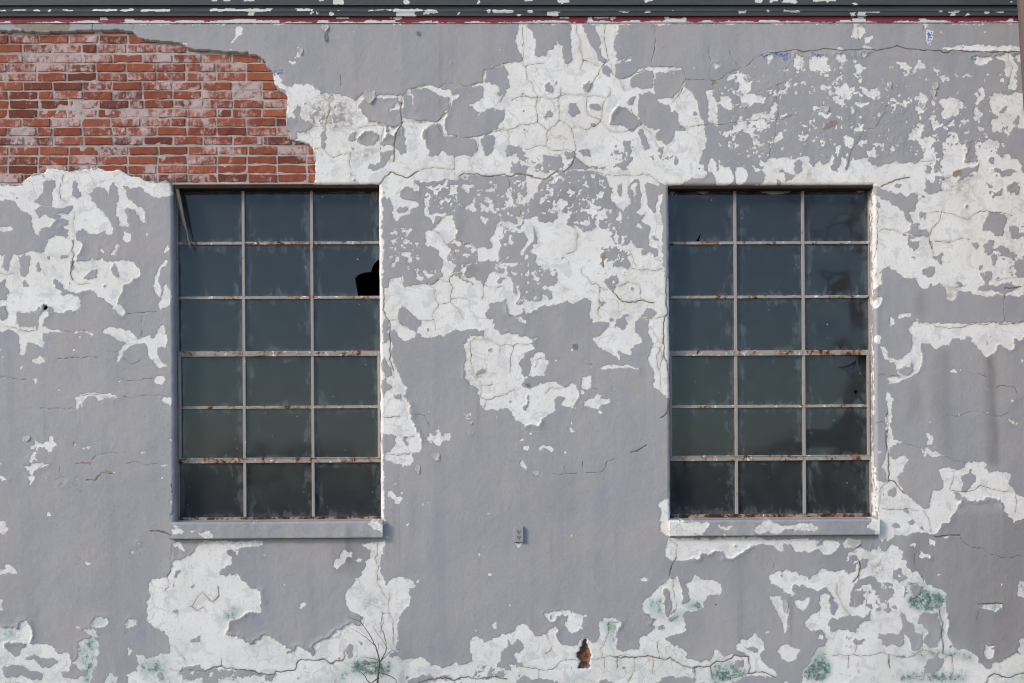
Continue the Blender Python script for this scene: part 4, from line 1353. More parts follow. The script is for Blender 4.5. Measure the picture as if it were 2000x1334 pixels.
    bl = s.ramp(s.math('ADD', s.attr('blue'), s.math('MULTIPLY', s.math('SUBTRACT', s.noise(60, 4, 0.7), 0.5), 3.6)), 0.80, 0.95)
    col = s.mix(bl, col, (0.11, 0.185, 0.40))
    tn = s.ramp(s.math('ADD', s.attr('tan'), s.math('MULTIPLY', s.math('SUBTRACT', fine, 0.5), 0.9)), 0.45, 0.60)
    col = s.mix(tn, col, s.mix(mid, (0.20, 0.165, 0.135), (0.36, 0.30, 0.25)))
    ag = s.math('MULTIPLY', s.attr('algae'), s.math('SUBTRACT', 1.0, s.math('MULTIPLY', pm, 0.85)))
    agn = s.math('MULTIPLY', s.math('MINIMUM', ag, 1.0), s.ramp(s.noise(11, 6, 0.75), 0.34, 0.62, 0.35, 1.0))
    col = s.mix(s.math('MULTIPLY', agn, 0.95), col, (0.33, 0.445, 0.41))
    a1 = s.ramp(s.math('ADD', ag, s.math('MULTIPLY', s.math('SUBTRACT', s.noise(15, 8, 0.82), 0.5), 5.0)), 0.62, 1.25)
    col = s.mix(s.math('MULTIPLY', a1, 0.75), col, (0.115, 0.19, 0.165))
    a2 = s.ramp(s.math('ADD', ag, s.math('MULTIPLY', s.math('SUBTRACT', s.noise(30, 9, 0.85), 0.5), 6.0)), 0.95, 1.45)
    col = s.mix(s.math('MULTIPLY', a2, 0.90), col, s.mix(fine, (0.035, 0.075, 0.06), (0.12, 0.19, 0.16)))
    # render core at the broken edge, brick behind deep damage
    bk = s.attr('brick')
    col = s.mix(s.ramp(bk, -0.6, 0.4), col, s.mix(mid, (0.27, 0.235, 0.20), (0.42, 0.37, 0.32)))
    hb_ = s.math('ADD', s.attr('broken'), s.math('MULTIPLY', s.math('SUBTRACT', mid, 0.5), 5))
    col = s.mix(s.ramp(hb_, -1.0, 1.0), col, (0.17, 0.13, 0.10))
    col = s.mix(s.ramp(hb_, 2.0, 4.0), col, s.mix(s.ramp(mid, 0.4, 0.6), (0.12, 0.05, 0.03), (0.36, 0.125, 0.07)))
    # cracks open to the dark core
    cw = s.math('ADD', s.attr('crack'), s.math('MULTIPLY', s.math('SUBTRACT', s.noise(22, 3, 0.6), 0.5), 1.9))
    ck = s.ramp(cw, 0.15, 1.25, 1.0, 0.0)
    col = s.mix(s.math('MULTIPLY', ck, 0.88), col, (0.10, 0.08, 0.065))
    col = s.mix(s.ramp(s.attr('drill'), -0.5, 0.6, 1.0, 0.0), col, (0.02, 0.018, 0.016))
    h = s.math('ADD', s.math('MULTIPLY', pm, 0.50), s.math('MULTIPLY', fine, 0.42))
    h = s.math('ADD', h, s.math('MULTIPLY', tiny, 0.22))
    h = s.math('ADD', h, s.math('MULTIPLY', mid, 0.75))
    h = s.math('SUBTRACT', h, s.math('ADD', s.math('MULTIPLY', ck, 0.3), s.math('MULTIPLY', s.math('MULTIPLY', pits, pm), 0.5)))
    nrm = s.bump(h, 0.85, 0.004)
    rough = s.mix(pm, (0.92, 0.92, 0.92), (0.62, 0.62, 0.62))
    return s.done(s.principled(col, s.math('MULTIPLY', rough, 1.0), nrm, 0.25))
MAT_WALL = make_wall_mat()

def make_brick_mat():
    s = NT('worn red brick')
    tone = s.attr('tone'); wash = s.attr('wash')
    n1 = s.noise(28, 5, 0.7); n2 = s.noise(110, 4, 0.65)
    strk = s.noise(45, 5, 0.7, vec=s.coord((1, 1, 0.35)))
    col = s.mix(tone, (0.200, 0.052, 0.034), (0.330, 0.100, 0.056))
    col = s.mix(s.ramp(s.math('ADD', tone, s.math('MULTIPLY', n1, 0.3)), 0.22, 0.42, 0.75, 0.0), col, (0.13, 0.045, 0.034))
    col = s.mix(s.math('MULTIPLY', s.ramp(n1, 0.5, 0.72), 0.5), col, (0.20, 0.062, 0.035))
    zn = s.ramp(s.noise(5.0, 4, 0.6), 0.40, 0.66, -0.25, 0.48)
    w = s.ramp(s.math('ADD', s.math('ADD', wash, zn), s.math('MULTIPLY', s.math('SUBTRACT', s.math('ADD', s.math('MULTIPLY', n1, 0.6), s.math('MULTIPLY', strk, 0.5)), 0.55), 3.4)), 0.30, 1.05)
    col = s.mix(s.math('MULTIPLY', w, 0.84), col, s.mix(n2, (0.44, 0.31, 0.30), (0.62, 0.54, 0.54)))
    h = s.math('ADD', n2, s.math('MULTIPLY', n1, 1.2))
    return s.done(s.principled(col, 0.9, s.bump(h, 0.7, 0.003), 0.2))
def make_mortar_mat():
    s = NT('pale mortar')
    n1 = s.noise(35, 5, 0.7); n2 = s.noise(160, 4, 0.65)
    col = s.mix(n1, (0.30, 0.245, 0.22), (0.48, 0.42, 0.39))
    col = s.mix(s.math('MULTIPLY', s.ramp(s.noise(24, 5, 0.7), 0.5, 0.66), 0.6), col, (0.30, 0.16, 0.12))
    col = s.mix(s.math('MULTIPLY', s.ramp(s.noise(6, 4, 0.6), 0.4, 0.65), 0.5), col, (0.56, 0.52, 0.51))
    return s.done(s.principled(col, 0.95, s.bump(s.math('ADD', n1, n2), 0.8, 0.003), 0.15))
def make_cornice_mat():
    s = NT('chipped slate paint')
    n1 = s.noise(60, 4, 0.65); n2 = s.noise(4, 4, 0.6, vec=s.coord((1, 1, 6)))
    col = s.mix(n2, (0.052, 0.060, 0.069), (0.080, 0.091, 0.101))
    red = s.attr('red')
    col = s.mix(red, col, s.mix(s.noise(14, 4, 0.6), (0.20, 0.020, 0.036), (0.28, 0.045, 0.065)))
    ch = s.ramp(s.math('ADD', s.attr('chip'), s.math('MULTIPLY', s.math('SUBTRACT', n1, 0.5), 1.4)), 0.42, 0.60)
    col = s.mix(ch, col, s.mix(s.noise(40), (0.62, 0.60, 0.57), (0.78, 0.77, 0.76)))
    return s.done(s.principled(col, 0.55, s.bump(s.math('SUBTRACT', s.math('MULTIPLY', n1, 0.3), ch), 0.6, 0.003), 0.35))
def make_frame_mat(name, rust, white_f):
    s = NT(name)
    n1 = s.noise(17, 6, 0.75); n2 = s.noise(120, 4, 0.7); n3 = s.noise(13, 4, 0.7)
    col = s.mix(n3, (0.285, 0.250, 0.225), (0.385, 0.350, 0.325))
    col = s.mix(s.math('MULTIPLY', s.ramp(n2, 0.55, 0.7), 0.5), col, (0.24, 0.20, 0.175))
    # rust freckles everywhere, long rust bites where it is bad
    v = s.math('ADD', s.math('MULTIPLY', n1, 0.75), s.math('MULTIPLY', n2, 0.25))
    r0 = s.ramp(v, 0.64 - rust, 0.68 - rust)
    wf = s.ramp(s.noise(20, 5, 0.7, dist=0.3), 0.69 - white_f, 0.72 - white_f)
    col = s.mix(wf, col, (0.78, 0.74, 0.69))
    col = s.mix(r0, col, (0.37, 0.16, 0.06))
    col = s.mix(s.ramp(v, 0.67 - rust, 0.71 - rust), col, (0.045, 0.022, 0.014))
    return s.done(s.principled(col, 0.8, s.bump(s.math('SUBTRACT', s.math('MULTIPLY', n2, 0.5), r0), 0.8, 0.003), 0.25))
def make_glass_mat(name, dust, refl):
    s = NT(name)
    uv = s.n('ShaderNodeUVMap', uv_map='UVMap').outputs[0]
    sep = s.n('ShaderNodeSeparateXYZ'); s.t.links.new(uv, sep.inputs[0])
    u, v = sep.outputs[0], sep.outputs[1]
    eu = s.math('MINIMUM', u, s.math('SUBTRACT', 1.0, u)); ev = s.math('MINIMUM', s.math('MULTIPLY', v, 1.2), s.math('SUBTRACT', 1.0, v))
    e = s.math('MINIMUM', eu, ev)
    n1 = s.noise(9, 6, 0.7); n2 = s.noise(22, 5, 0.7, vec=s.coord((1, 1, 0.5))); n3 = s.noise(150, 3, 0.6)
    edge = s.ramp(s.math('ADD', e, s.math('MULTIPLY', s.math('SUBTRACT', n2, 0.5), -0.85)), -0.03, 0.13, 1.0, 0.0)
    spot = s.ramp(s.noise(30, 3, 0.5), 0.735, 0.76)
    drip = s.math('MULTIPLY', s.ramp(s.noise(40, 3, 0.5, vec=s.coord((1, 1, 0.04))), 0.66, 0.76), s.ramp(n1, 0.5, 0.7))
    d = s.math('ADD', s.math('MULTIPLY', edge, 0.13), s.math('MULTIPLY', s.ramp(n1, 0.35, 0.7), 0.022))
    d = s.math('ADD', d, s.math('MULTIPLY', drip, 0.10))
    d = s.math('ADD', d, s.math('MULTIPLY', spot, 0.45))
    d = s.math('ADD', d, dust, clamp=True)
    dif = s.n('ShaderNodeBsdfDiffuse'); dif.inputs['Color'].default_value = (0.36, 0.40, 0.44, 1)
    tr = s.n('ShaderNodeBsdfTransparent'); tr.inputs['Color'].default_value = (0.62, 0.68, 0.68, 1)
    gl = s.n('ShaderNodeBsdfGlossy'); gl.inputs['Roughness'].default_value = 0.05
    gl.inputs['Color'].default_value = (0.68, 0.86, 1.0, 1)
    fr = s.n('ShaderNodeFresnel'); fr.inputs['IOR'].default_value = 1.52
    m1 = s.n('ShaderNodeMixShader'); s.put(m1.inputs[0], d)
    s.t.links.new(tr.outputs[0], m1.inputs[1]); s.t.links.new(dif.outputs[0], m1.inputs[2])
    m2 = s.n('ShaderNodeMixShader'); s.put(m2.inputs[0], s.math('MULTIPLY', fr.outputs[0], refl))
    s.t.links.new(m1.outputs[0], m2.inputs[1]); s.t.links.new(gl.outputs[0], m2.inputs[2])
    return s.done(m2.outputs[0])
def simple(name, c0, c1, scale=20, rough=0.85, bump=0.002, vec=(1, 1, 1), spec=0.25):
    s = NT(name)
    n = s.noise(scale, 5, 0.65, vec=s.coord(vec))
    return s.done(s.principled(s.mix(n, c0, c1), rough, s.bump(n, 0.7, bump), spec))
MAT_BRICK = make_brick_mat(); MAT_MORTAR = make_mortar_mat(); MAT_CORN = make_cornice_mat()
MAT_FRAME = make_frame_mat('flaking frame paint', 0.045, 0.03)
MAT_RUSTY = make_frame_mat('rusty glazing bar', 0.115, 0.10)
MAT_RUST2 = make_frame_mat('badly rusted bottom rail', 0.19, 0.06)
MAT_GLASS = make_glass_mat('dusty old window glass', 0.082, 0.62); MAT_GLASS2 = make_glass_mat('cleaner old window glass', 0.074, 0.80)
MAT_LINTEL = simple('rusty steel lintel', (0.012, 0.009, 0.008), (0.05, 0.028, 0.017), 18, 0.85, 0.003)
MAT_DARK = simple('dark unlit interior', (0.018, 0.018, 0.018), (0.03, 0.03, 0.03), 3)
MAT_ROOF = simple('roof felt', (0.05, 0.05, 0.05), (0.08, 0.08, 0.08), 8)
MAT_POLE = simple('weathered brown timber', (0.085, 0.062, 0.052), (0.20, 0.155, 0.135), 22, 0.9, 0.004, (1, 1, 0.06))
MAT_LATH = simple('splintered pale wood', (0.015, 0.012, 0.010), (0.26, 0.22, 0.18), 55, 0.9, 0.003, (1, 1, 0.15))
MAT_TWIG = simple('bare grey twig', (0.085, 0.06, 0.05), (0.16, 0.12, 0.10), 60)
MAT_OUT = simple('grey painted cover plate', (0.30, 0.295, 0.31), (0.34, 0.335, 0.35), 40, 0.6, 0.001)
MAT_SLOT = simple('dark socket slots', (0.02, 0.02, 0.02), (0.03, 0.03, 0.03), 40)
MAT_GROUND = simple('dry packed ground', (0.13, 0.12, 0.105), (0.22, 0.205, 0.185), 3, 0.95, 0.01)
MAT_BARK = simple('dark bark', (0.035, 0.03, 0.026), (0.07, 0.06, 0.05), 14, 0.95, 0.01)
MAT_LEAF = simple('hedge leaves', (0.03, 0.045, 0.025), (0.055, 0.075, 0.04), 9, 0.8)

# ------------------------------------------------------------------ the building
building = empty('warehouse', (0, 0, 0))
tag(building, 'old warehouse with grey paint peeling off white plaster, bare brick patch, two steel windows', 'building')

def rect_px(l, r, t, b, y=0.0):
    """axis-aligned wall rectangle nearest to a photo rectangle"""
    x0 = (W(l, t, y).x + W(l, b, y).x) / 2; x1 = (W(r, t, y).x + W(r, b, y).x) / 2
    z1 = (W(l, t, y).z + W(r, t, y).z) / 2; z0 = (W(l, b, y).z + W(r, b, y).z) / 2
    return x0, x1, z0, z1
RAD = 0.024
REV = 0.118
WINS = [rect_px(339.5, 742.0, 361.5, 1018.0), rect_px(1308.0, 1708.0, 362.0, 1014.0)]
STEP = 2.0 / PXM
xa, xb = W(RX0, 700).x, W(RX1, 700).x
za, zb = -0.03, W(1000, 22).z
xs = np.concatenate([np.linspace(-9.0, xa, 50)[:-1], np.arange(xa, xb, STEP), np.linspace(xb, 9.0, 50)])
zs = np.concatenate([np.arange(za, zb, STEP), np.linspace(zb, 5.6, 10)[1:]])
for (x0, x1, z0, z1) in WINS:
    for v in (x0 - RAD, x1 + RAD): xs[np.abs(xs - v).argmin()] = v
    for v in (z0 - RAD, z1 + RAD): zs[np.abs(zs - v).argmin()] = v
GX, GZ = np.meshgrid(xs, zs)
gpx, gpy = to_px(GX, GZ)
gh = sample_h(gpx, gpy)
# the top bricks of the opening run down to its edge, keep the lintel line straight there
V = np.stack([GX, -gh, GZ], -1).reshape(-1, 3)
flds = {k: v.ravel() for k, v in sample_fields(gpx, gpy).items()}
nx, nz_ = len(xs), len(zs)
ii = (np.arange(nz_ - 1)[:, None] * nx + np.arange(nx - 1)[None, :])
cx = (xs[:-1] + xs[1:]) / 2; cz = (zs[:-1] + zs[1:]) / 2
keep = np.ones((nz_ - 1, nx - 1), bool)
for (x0, x1, z0, z1) in WINS:
    keep &= ~(((cx > x0 - RAD) & (cx < x1 + RAD))[None, :] & ((cz > z0 - RAD) & (cz < z1 + RAD))[:, None])
i0 = ii[keep]
F = np.stack([i0, i0 + 1, i0 + 1 + nx, i0 + nx], -1)
Vs, Fs, Fl = [V], [F], {k: [v] for k, v in flds.items()}
base = len(V)
# reveals: rounded arris then straight jamb, unfolded into the same survey
prof = [(RAD * (1 - math.cos(a)), RAD * math.sin(a) if False else RAD * (1 - math.sin(math.pi / 2 - a) if False else math.sin(a)), RAD * a) for a in np.linspace(0, math.pi / 2, 5)]
prof = [(RAD * math.sin(a), RAD * (1 - math.cos(a)), RAD * a) for a in np.linspace(0, math.pi / 2, 5)]
prof += [(RAD, RAD + t, RAD * math.pi / 2 + t) for t in np.linspace(0, REV - RAD, 10)[1:]]
for (x0, x1, z0, z1) in WINS:
    ex0, ex1, ez0, ez1 = x0 - RAD, x1 + RAD, z0 - RAD, z1 + RAD
    gxs = xs[(xs >= ex0 - 1e-6) & (xs <= ex1 + 1e-6)]; gzs = zs[(zs >= ez0 - 1e-6) & (zs <= ez1 + 1e-6)]
    for side in ('L', 'R', 'T', 'B'):
        rows = []
        along = gzs if side in 'LR' else gxs
        a0, a1 = along[0], along[-1]
        for (inset, dep, arc) in prof:
            t = a0 + inset + (along - a0) * ((a1 - a0 - 2 * inset) / (a1 - a0))
            if side == 'L': X = np.full_like(t, ex0 + inset); Z = t; SX = np.full_like(t, ex0 + arc); SZ = t
            if side == 'R': X = np.full_like(t, ex1 - inset); Z = t; SX = np.full_like(t, ex1 - arc); SZ = t
            if side == 'T': Z = np.full_like(t, ez1 - inset); X = t; SZ = np.full_like(t, ez1 - arc); SX = t
            if side == 'B': Z = np.full_like(t, ez0 + inset); X = t; SZ = np.full_like(t, ez0 + arc); SX = t
            EX = {'L': np.full_like(t, ex0), 'R': np.full_like(t, ex1)}.get(side, t)
            EZ = {'T': np.full_like(t, ez1), 'B': np.full_like(t, ez0)}.get(side, t)
            hpx, hpy = to_px(EX, EZ)
            h = np.clip(sample_h(hpx, hpy), -0.02, 0.02) if arc > 0 else sample_h(hpx, hpy)
            w = max(0.0, 1 - arc / 0.05)
            jx = fbm((EX * 265).astype(np.float32), (EZ * 265).astype(np.float32), 16, 3, 1) * 0.004 * min(1, arc / 0.02)
            if side == 'L': X = X + jx
            if side == 'R': X = X - jx
            spx, spy = to_px(SX, SZ)
            rows.append((np.stack([X, dep - h * w, Z], -1), sample_fields(spx, spy)))
        m = len(along)
        vv_ = np.concatenate([r[0] for r in rows]); Vs.append(vv_)
        for k in Fl: Fl[k].append(np.concatenate([r[1][k] for r in rows]))
        r_, c_ = np.meshgrid(np.arange(len(prof) - 1), np.arange(m - 1), indexing='ij')
        i = base + r_ * m + c_
        f = np.stack([i, i + 1, i + 1 + m, i + m], -1).reshape(-1, 4)
        if side in ('R', 'B'): f = f[:, ::-1]
        if side in ('R', 'B'): pass
        Fs.append(f); base += len(vv_)
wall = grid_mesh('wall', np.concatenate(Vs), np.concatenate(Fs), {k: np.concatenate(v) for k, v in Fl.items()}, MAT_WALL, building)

# rear, sides, roof and the dark room behind the glass
bm = bmesh.new()
for (a, b_, c, d, e, f) in ((-9.0, -8.75, 0.05, 10, -0.03, 5.4), (8.75, 9.0, 0.05, 10, -0.03, 5.4), (-8.75, 8.75, 9.75, 10, -0.03, 5.4)):
    box(bm, a, b_, c, d, e, f)
bm_obj('side_wall', bm, MAT_ROOF, building)
bm = bmesh.new(); box(bm, -9.0, 9.0, 0.1, 10, 5.4, 5.55)
bm_obj('roof', bm, MAT_ROOF, building)
# room: lining with holes behind the windows
bm = bmesh.new()
box(bm, -8.7, 8.7, 0.3, 6.0, 0.0, 0.02); box(bm, -8.7, 8.7, 0.3, 6.0, 5.2, 5.38); box(bm, -8.7, 8.7, 6.0, 6.1, 0.0, 5.38)
edges_x = [-8.7]
for (x0, x1, z0, z1) in WINS: edges_x += [x0 - 0.03, x1 + 0.03]
edges_x.append(8.7)
for k in range(0, len(edges_x), 2): box(bm, edges_x[k], edges_x[k + 1], 0.19, 0.29, 0.02, 5.2)
for (x0, x1, z0, z1) in WINS:
    box(bm, x0 - 0.03, x1 + 0.03, 0.19, 0.29, 0.02, z0 - 0.03); box(bm, x0 - 0.03, x1 + 0.03, 0.19, 0.29, z1 + 0.03, 5.2)
bm_obj('interior', bm, MAT_DARK, building)

# ------------------------------------------------------------------ exposed brickwork
def brickwork():
    rows_py = [54.5, 72.0, 90.2, 109.8, 128.0, 145.5, 163.8, 181.5, 199.3, 217.3, 235.0, 252.7, 271.0, 290.5, 309.0, 327.0, 344.5]
    bm = bmesh.new()
    tone_l = bm.verts.layers.float.new('tone'); wash_l = bm.verts.layers.float.new('wash')
    rr = random.Random(21)
    yf = 0.025
    for ri, py in enumerate(rows_py):
        zc = W(300, py + 2).z
        hh = 0.0278
        x = -330 + (20 if ri % 2 == 0 else 50) + rr.uniform(-3, 3)
        while x < 640:
            L = 58.5
            if rr.random() < 0.10: L = 29.5
            xa_, xb_ = W(x + 1.9 + rr.uniform(-.4, .6), py).x, W(x + L - 1.9 + rr.uniform(-.6, .4), py).x
            mx = x + L / 2
            wz = 0.34 + 0.30 * math.exp(-((mx - 170) / 60) ** 2 - ((py - 100) / 35) ** 2) + 0.22 * math.exp(-((mx - 300) / 110) ** 2 - ((py - 105) / 30) ** 2) \
                + 0.25 * math.exp(-((mx - 230) / 55) ** 2 - ((py - 225) / 45) ** 2) + 0.25 * math.exp(-((mx - 410) / 70) ** 2 - ((py - 235) / 50) ** 2) + 0.2 * math.exp(-((mx - 80) / 110) ** 2 - ((py - 78) / 14) ** 2) \
                + 0.15 * math.exp(-((mx - 480) / 80) ** 2 - ((py - 170) / 60) ** 2)
            wash = min(1.0, max(0.0, rr.gauss(wz, 0.24)))
            if rr.random() < 0.16: wash = rr.uniform(0, .1)
            if py > 325 and x > 300: wash *= 0.35
            tone = rr.random()
            n0 = len(bm.verts)
            dy = rr.uniform(-0.003, 0.004); dz = rr.uniform(-0.0015, 0.0015)
            sub = bmesh.new()
            box(sub, xa_, xb_, yf + dy, yf + 0.06, zc + dz - hh + rr.uniform(-.001, .001), zc + dz + hh, 0, 0.0045)
            # rough the brick face
            bmesh.ops.subdivide_edges(sub, edges=[e for e in sub.edges if e.calc_length() > 0.05], cuts=3, use_grid_fill=True)
            for v in sub.verts:
                q = v.co
                v.co.y += (vnoise(np.float32(q.x * 60 + ri * 3), np.float32(q.z * 60), ri) - 0.5) * 0.007
                v.co.x += (vnoise(np.float32(q.z * 90 + ri), np.float32(q.x * 40), ri + 2) - 0.5) * 0.008
                v.co.z += (vnoise(np.float32(q.x * 35 + ri), np.float32(q.z * 30 + x), ri + 4) - 0.5) * 0.009
            me = bpy.data.meshes.new('tmp'); sub.to_mesh(me); sub.free()
            bm.from_mesh(me); bpy.data.meshes.remove(me)
            bm.verts.ensure_lookup_table()
            for v in bm.verts[n0:]: v[tone_l] = tone; v[wash_l] = wash
            x += L
    return bm_obj('brickwork', brick_bm_fix(bm), MAT_BRICK, building)
def brick_bm_fix(bm): return bm
brick_o = brickwork()
# mortar bed: a rough sheet just behind the brick faces
mx0, mx1 = W(-330, 200).x, W(650, 200).x; mz0, mz1 = W(300, 358.6).z, W(300, 44).z
mxs = np.arange(mx0, mx1, 0.012); mzs = np.linspace(mz0, mz1, int((mz1 - mz0) / 0.012))
MX, MZ = np.meshgrid(mxs, mzs)
MY = 0.0310 + 0.0045 * fbm((MX * 265).astype(np.float32), (MZ * 265).astype(np.float32), 12, 3, 2)
mi = (np.arange(len(mzs) - 1)[:, None] * len(mxs) + np.arange(len(mxs) - 1)[None, :]).ravel()
grid_mesh('mortar', np.stack([MX, MY, MZ], -1).reshape(-1, 3), np.stack([mi, mi + 1, mi + 1 + len(mxs), mi + len(mxs)], -1), {}, MAT_MORTAR, brick_o)

# ------------------------------------------------------------------ cornice
def cornice():
    zpx = lambda py, p: W(1000, py, -p).z
    # (projection, z) from the red band up and over, with the sub-steps of each face
    Q = [(0.016, 44.5), (0.020, 41), (0.020, 38), (0.020, 35), (0.020, 31.5), (0.050, 31.7), (0.058, 31.0), (0.062, 29), (0.066, 26.5), (0.072, 24), (0.080, 22.2), (0.082, 20.6),
         (0.078, 19.6), (0.064, 19.0), (0.062, 17), (0.062, 14.5), (0.062, 11.6), (0.062, 9), (0.098, 10.2), (0.104, 9.6), (0.106, 7), (0.108, 4), (0.110, 1), (0.112, -3), (0.13, -8),
         (0.16, -14), (0.18, -20), (0.18, -42), (0.17, -45)]
    P = [(p * 0.55, zpx(y, p * 0.55)) for p, y in Q] + [(-0.2, zpx(-52, 0.09))]
    X = np.concatenate([np.linspace(-9.05, xa, 40)[:-1], np.arange(xa, W(2006, 100).x, STEP), np.linspace(W(2006, 100).x, 9.05, 40)])
    pr = np.array(P)
    XX = np.repeat(X[None, :], len(P), 0)
    sag = 0.004 * fbm((XX * 265).astype(np.float32), 0 * XX.astype(np.float32), 500, 3, 1)
    ZZ = pr[:, 1][:, None] + sag
    YY = -pr[:, 0][:, None] + 0.0015 * fbm((XX * 265).astype(np.float32), (ZZ * 900).astype(np.float32), 30, 3, 2)
    px, _ = to_px(XX, ZZ, 0.0)
    _, py = to_px(XX, ZZ, np.repeat(-pr[:, 0][:, None], XX.shape[1], 1))
    chip = np.zeros_like(XX)
    qx = px + 5.0 * fbm(px.astype(np.float32), (py * 4).astype(np.float32), 9, 3, 4); qy = py + 2.6 * fbm(px.astype(np.float32), (py * 4).astype(np.float32), 11, 3, 5)
    spots = [(0, 17, 18.5, 21), (30, 55, 19, 21), (68, 82, 19, 21), (98, 104, 18, 21), (125, 146, 19, 21), (185, 232, 17.5, 21.5), (240, 265, 18, 22), (278, 336, 18, 22),
             (413, 533, 17, 22), (486, 500, 22, 31), (581, 612, 17.5, 21), (606, 612, 22, 29), (619, 623, 22, 27), (645, 654, 23, 30), (720, 766, 19, 20.6), (768, 826, 17, 22), (775, 812, 22, 32.5), (828, 855, 20, 26), (950, 958, 20, 24), (963, 1000, 19, 25),
             (893, 896, 22, 30), (1030, 1040, 20, 24), (1070, 1091, 22, 31), (1010, 1016, 27, 31), (1208, 1228, 21, 22.6), (1260, 1270, 21, 23), (1440, 1455, 20.5, 25), (1495, 1500, 20, 24), (1525, 1560, 22, 23.6), (1658, 1667, 23, 33), (1673, 1690, 23, 35), (1690, 1715, 23, 24.6), (1830, 1870, 22, 24), (1855, 1862, 25, 31), (1884, 1889, 26, 32), (1918, 1928, 22, 27), (1940, 1955, 22, 25), (1975, 1980, 30, 33),
             (418, 456, -1, 1.5), (480, 500, -1, 2), (625, 633, -1, 3.2), (652, 673, -1, 8.5), (789, 800, 1, 9.2), (932, 935, 1, 7), (1025, 1040, -1, 3), (1090, 1112, -1, 5), (1098, 1102, 6, 9), (1257, 1273, -1, 2.6), (1470, 1486, -1, 5), (1500, 1515, -1, 3), (1522, 1552, 0, 5), (1584, 1630, -1, 3), (1662, 1670, 5, 11), (1815, 1822, 1, 3), (1966, 1972, 1, 3),
             (197, 210, 34, 39), (246, 262, 37, 45), (260, 330, 41, 45), (345, 400, 40, 45), (425, 500, 38, 45), (500, 545, 40, 45), (620, 640, 39, 45), (655, 684, 34, 37), (715, 735, 39, 45), (760, 783, 35, 38), (745, 775, 41, 46), (1040, 1055, 40, 45), (1094, 1110, 33.5, 36.5), (1150, 1158, 34, 45), (1160, 1190, 34, 36), (1192, 1202, 34, 38.5), (1297, 1340, 35, 45), (1230, 1250, 40, 45), (1400, 1450, 42, 45), (1480, 1500, 40, 45), (1500, 1520, 40, 45), (1640, 1665, 40, 45), (1664, 1690, 36, 45), (1795, 1812, 37, 45), (1870, 1895, 42, 45), (1965, 1978, 38, 45)]
    for (a, b_, c, d) in spots:
        m = np.clip(np.minimum(qx - a, b_ - qx) / 3.0 + 0.5, 0, 1) * np.clip(np.minimum(qy - c, d - qy) / 1.0 + 0.7, 0, 1)
        chip = np.maximum(chip, m)
    edge = np.zeros_like(chip)
    n_ = fbm(px.astype(np.float32), (py * 3).astype(np.float32), 24, 4, 2)
    edge[11:13] = np.clip((n_[11:13] - 0.48) * 4, 0, 0.8)
    edge[0] = np.clip(0.80 + n_[0] * 0.9, 0, 1); edge[1] = np.clip(0.20 + n_[1] * 1.2, 0, 1)
    chip = np.maximum(chip, edge)
    red = np.zeros_like(chip); red[:5] = 1.0
    m = XX.shape[1]
    r_, c_ = np.meshgrid(np.arange(len(P) - 1), np.arange(m - 1), indexing='ij')
    i = (r_ * m + c_)
    f = np.stack([i, i + 1, i + 1 + m, i + m], -1).reshape(-1, 4)
    grid_mesh('cornice', np.stack([XX, YY, ZZ], -1).reshape(-1, 3), f, {'chip': chip.ravel(), 'red': red.ravel()}, MAT_CORN, building, smooth=False)
cornice()

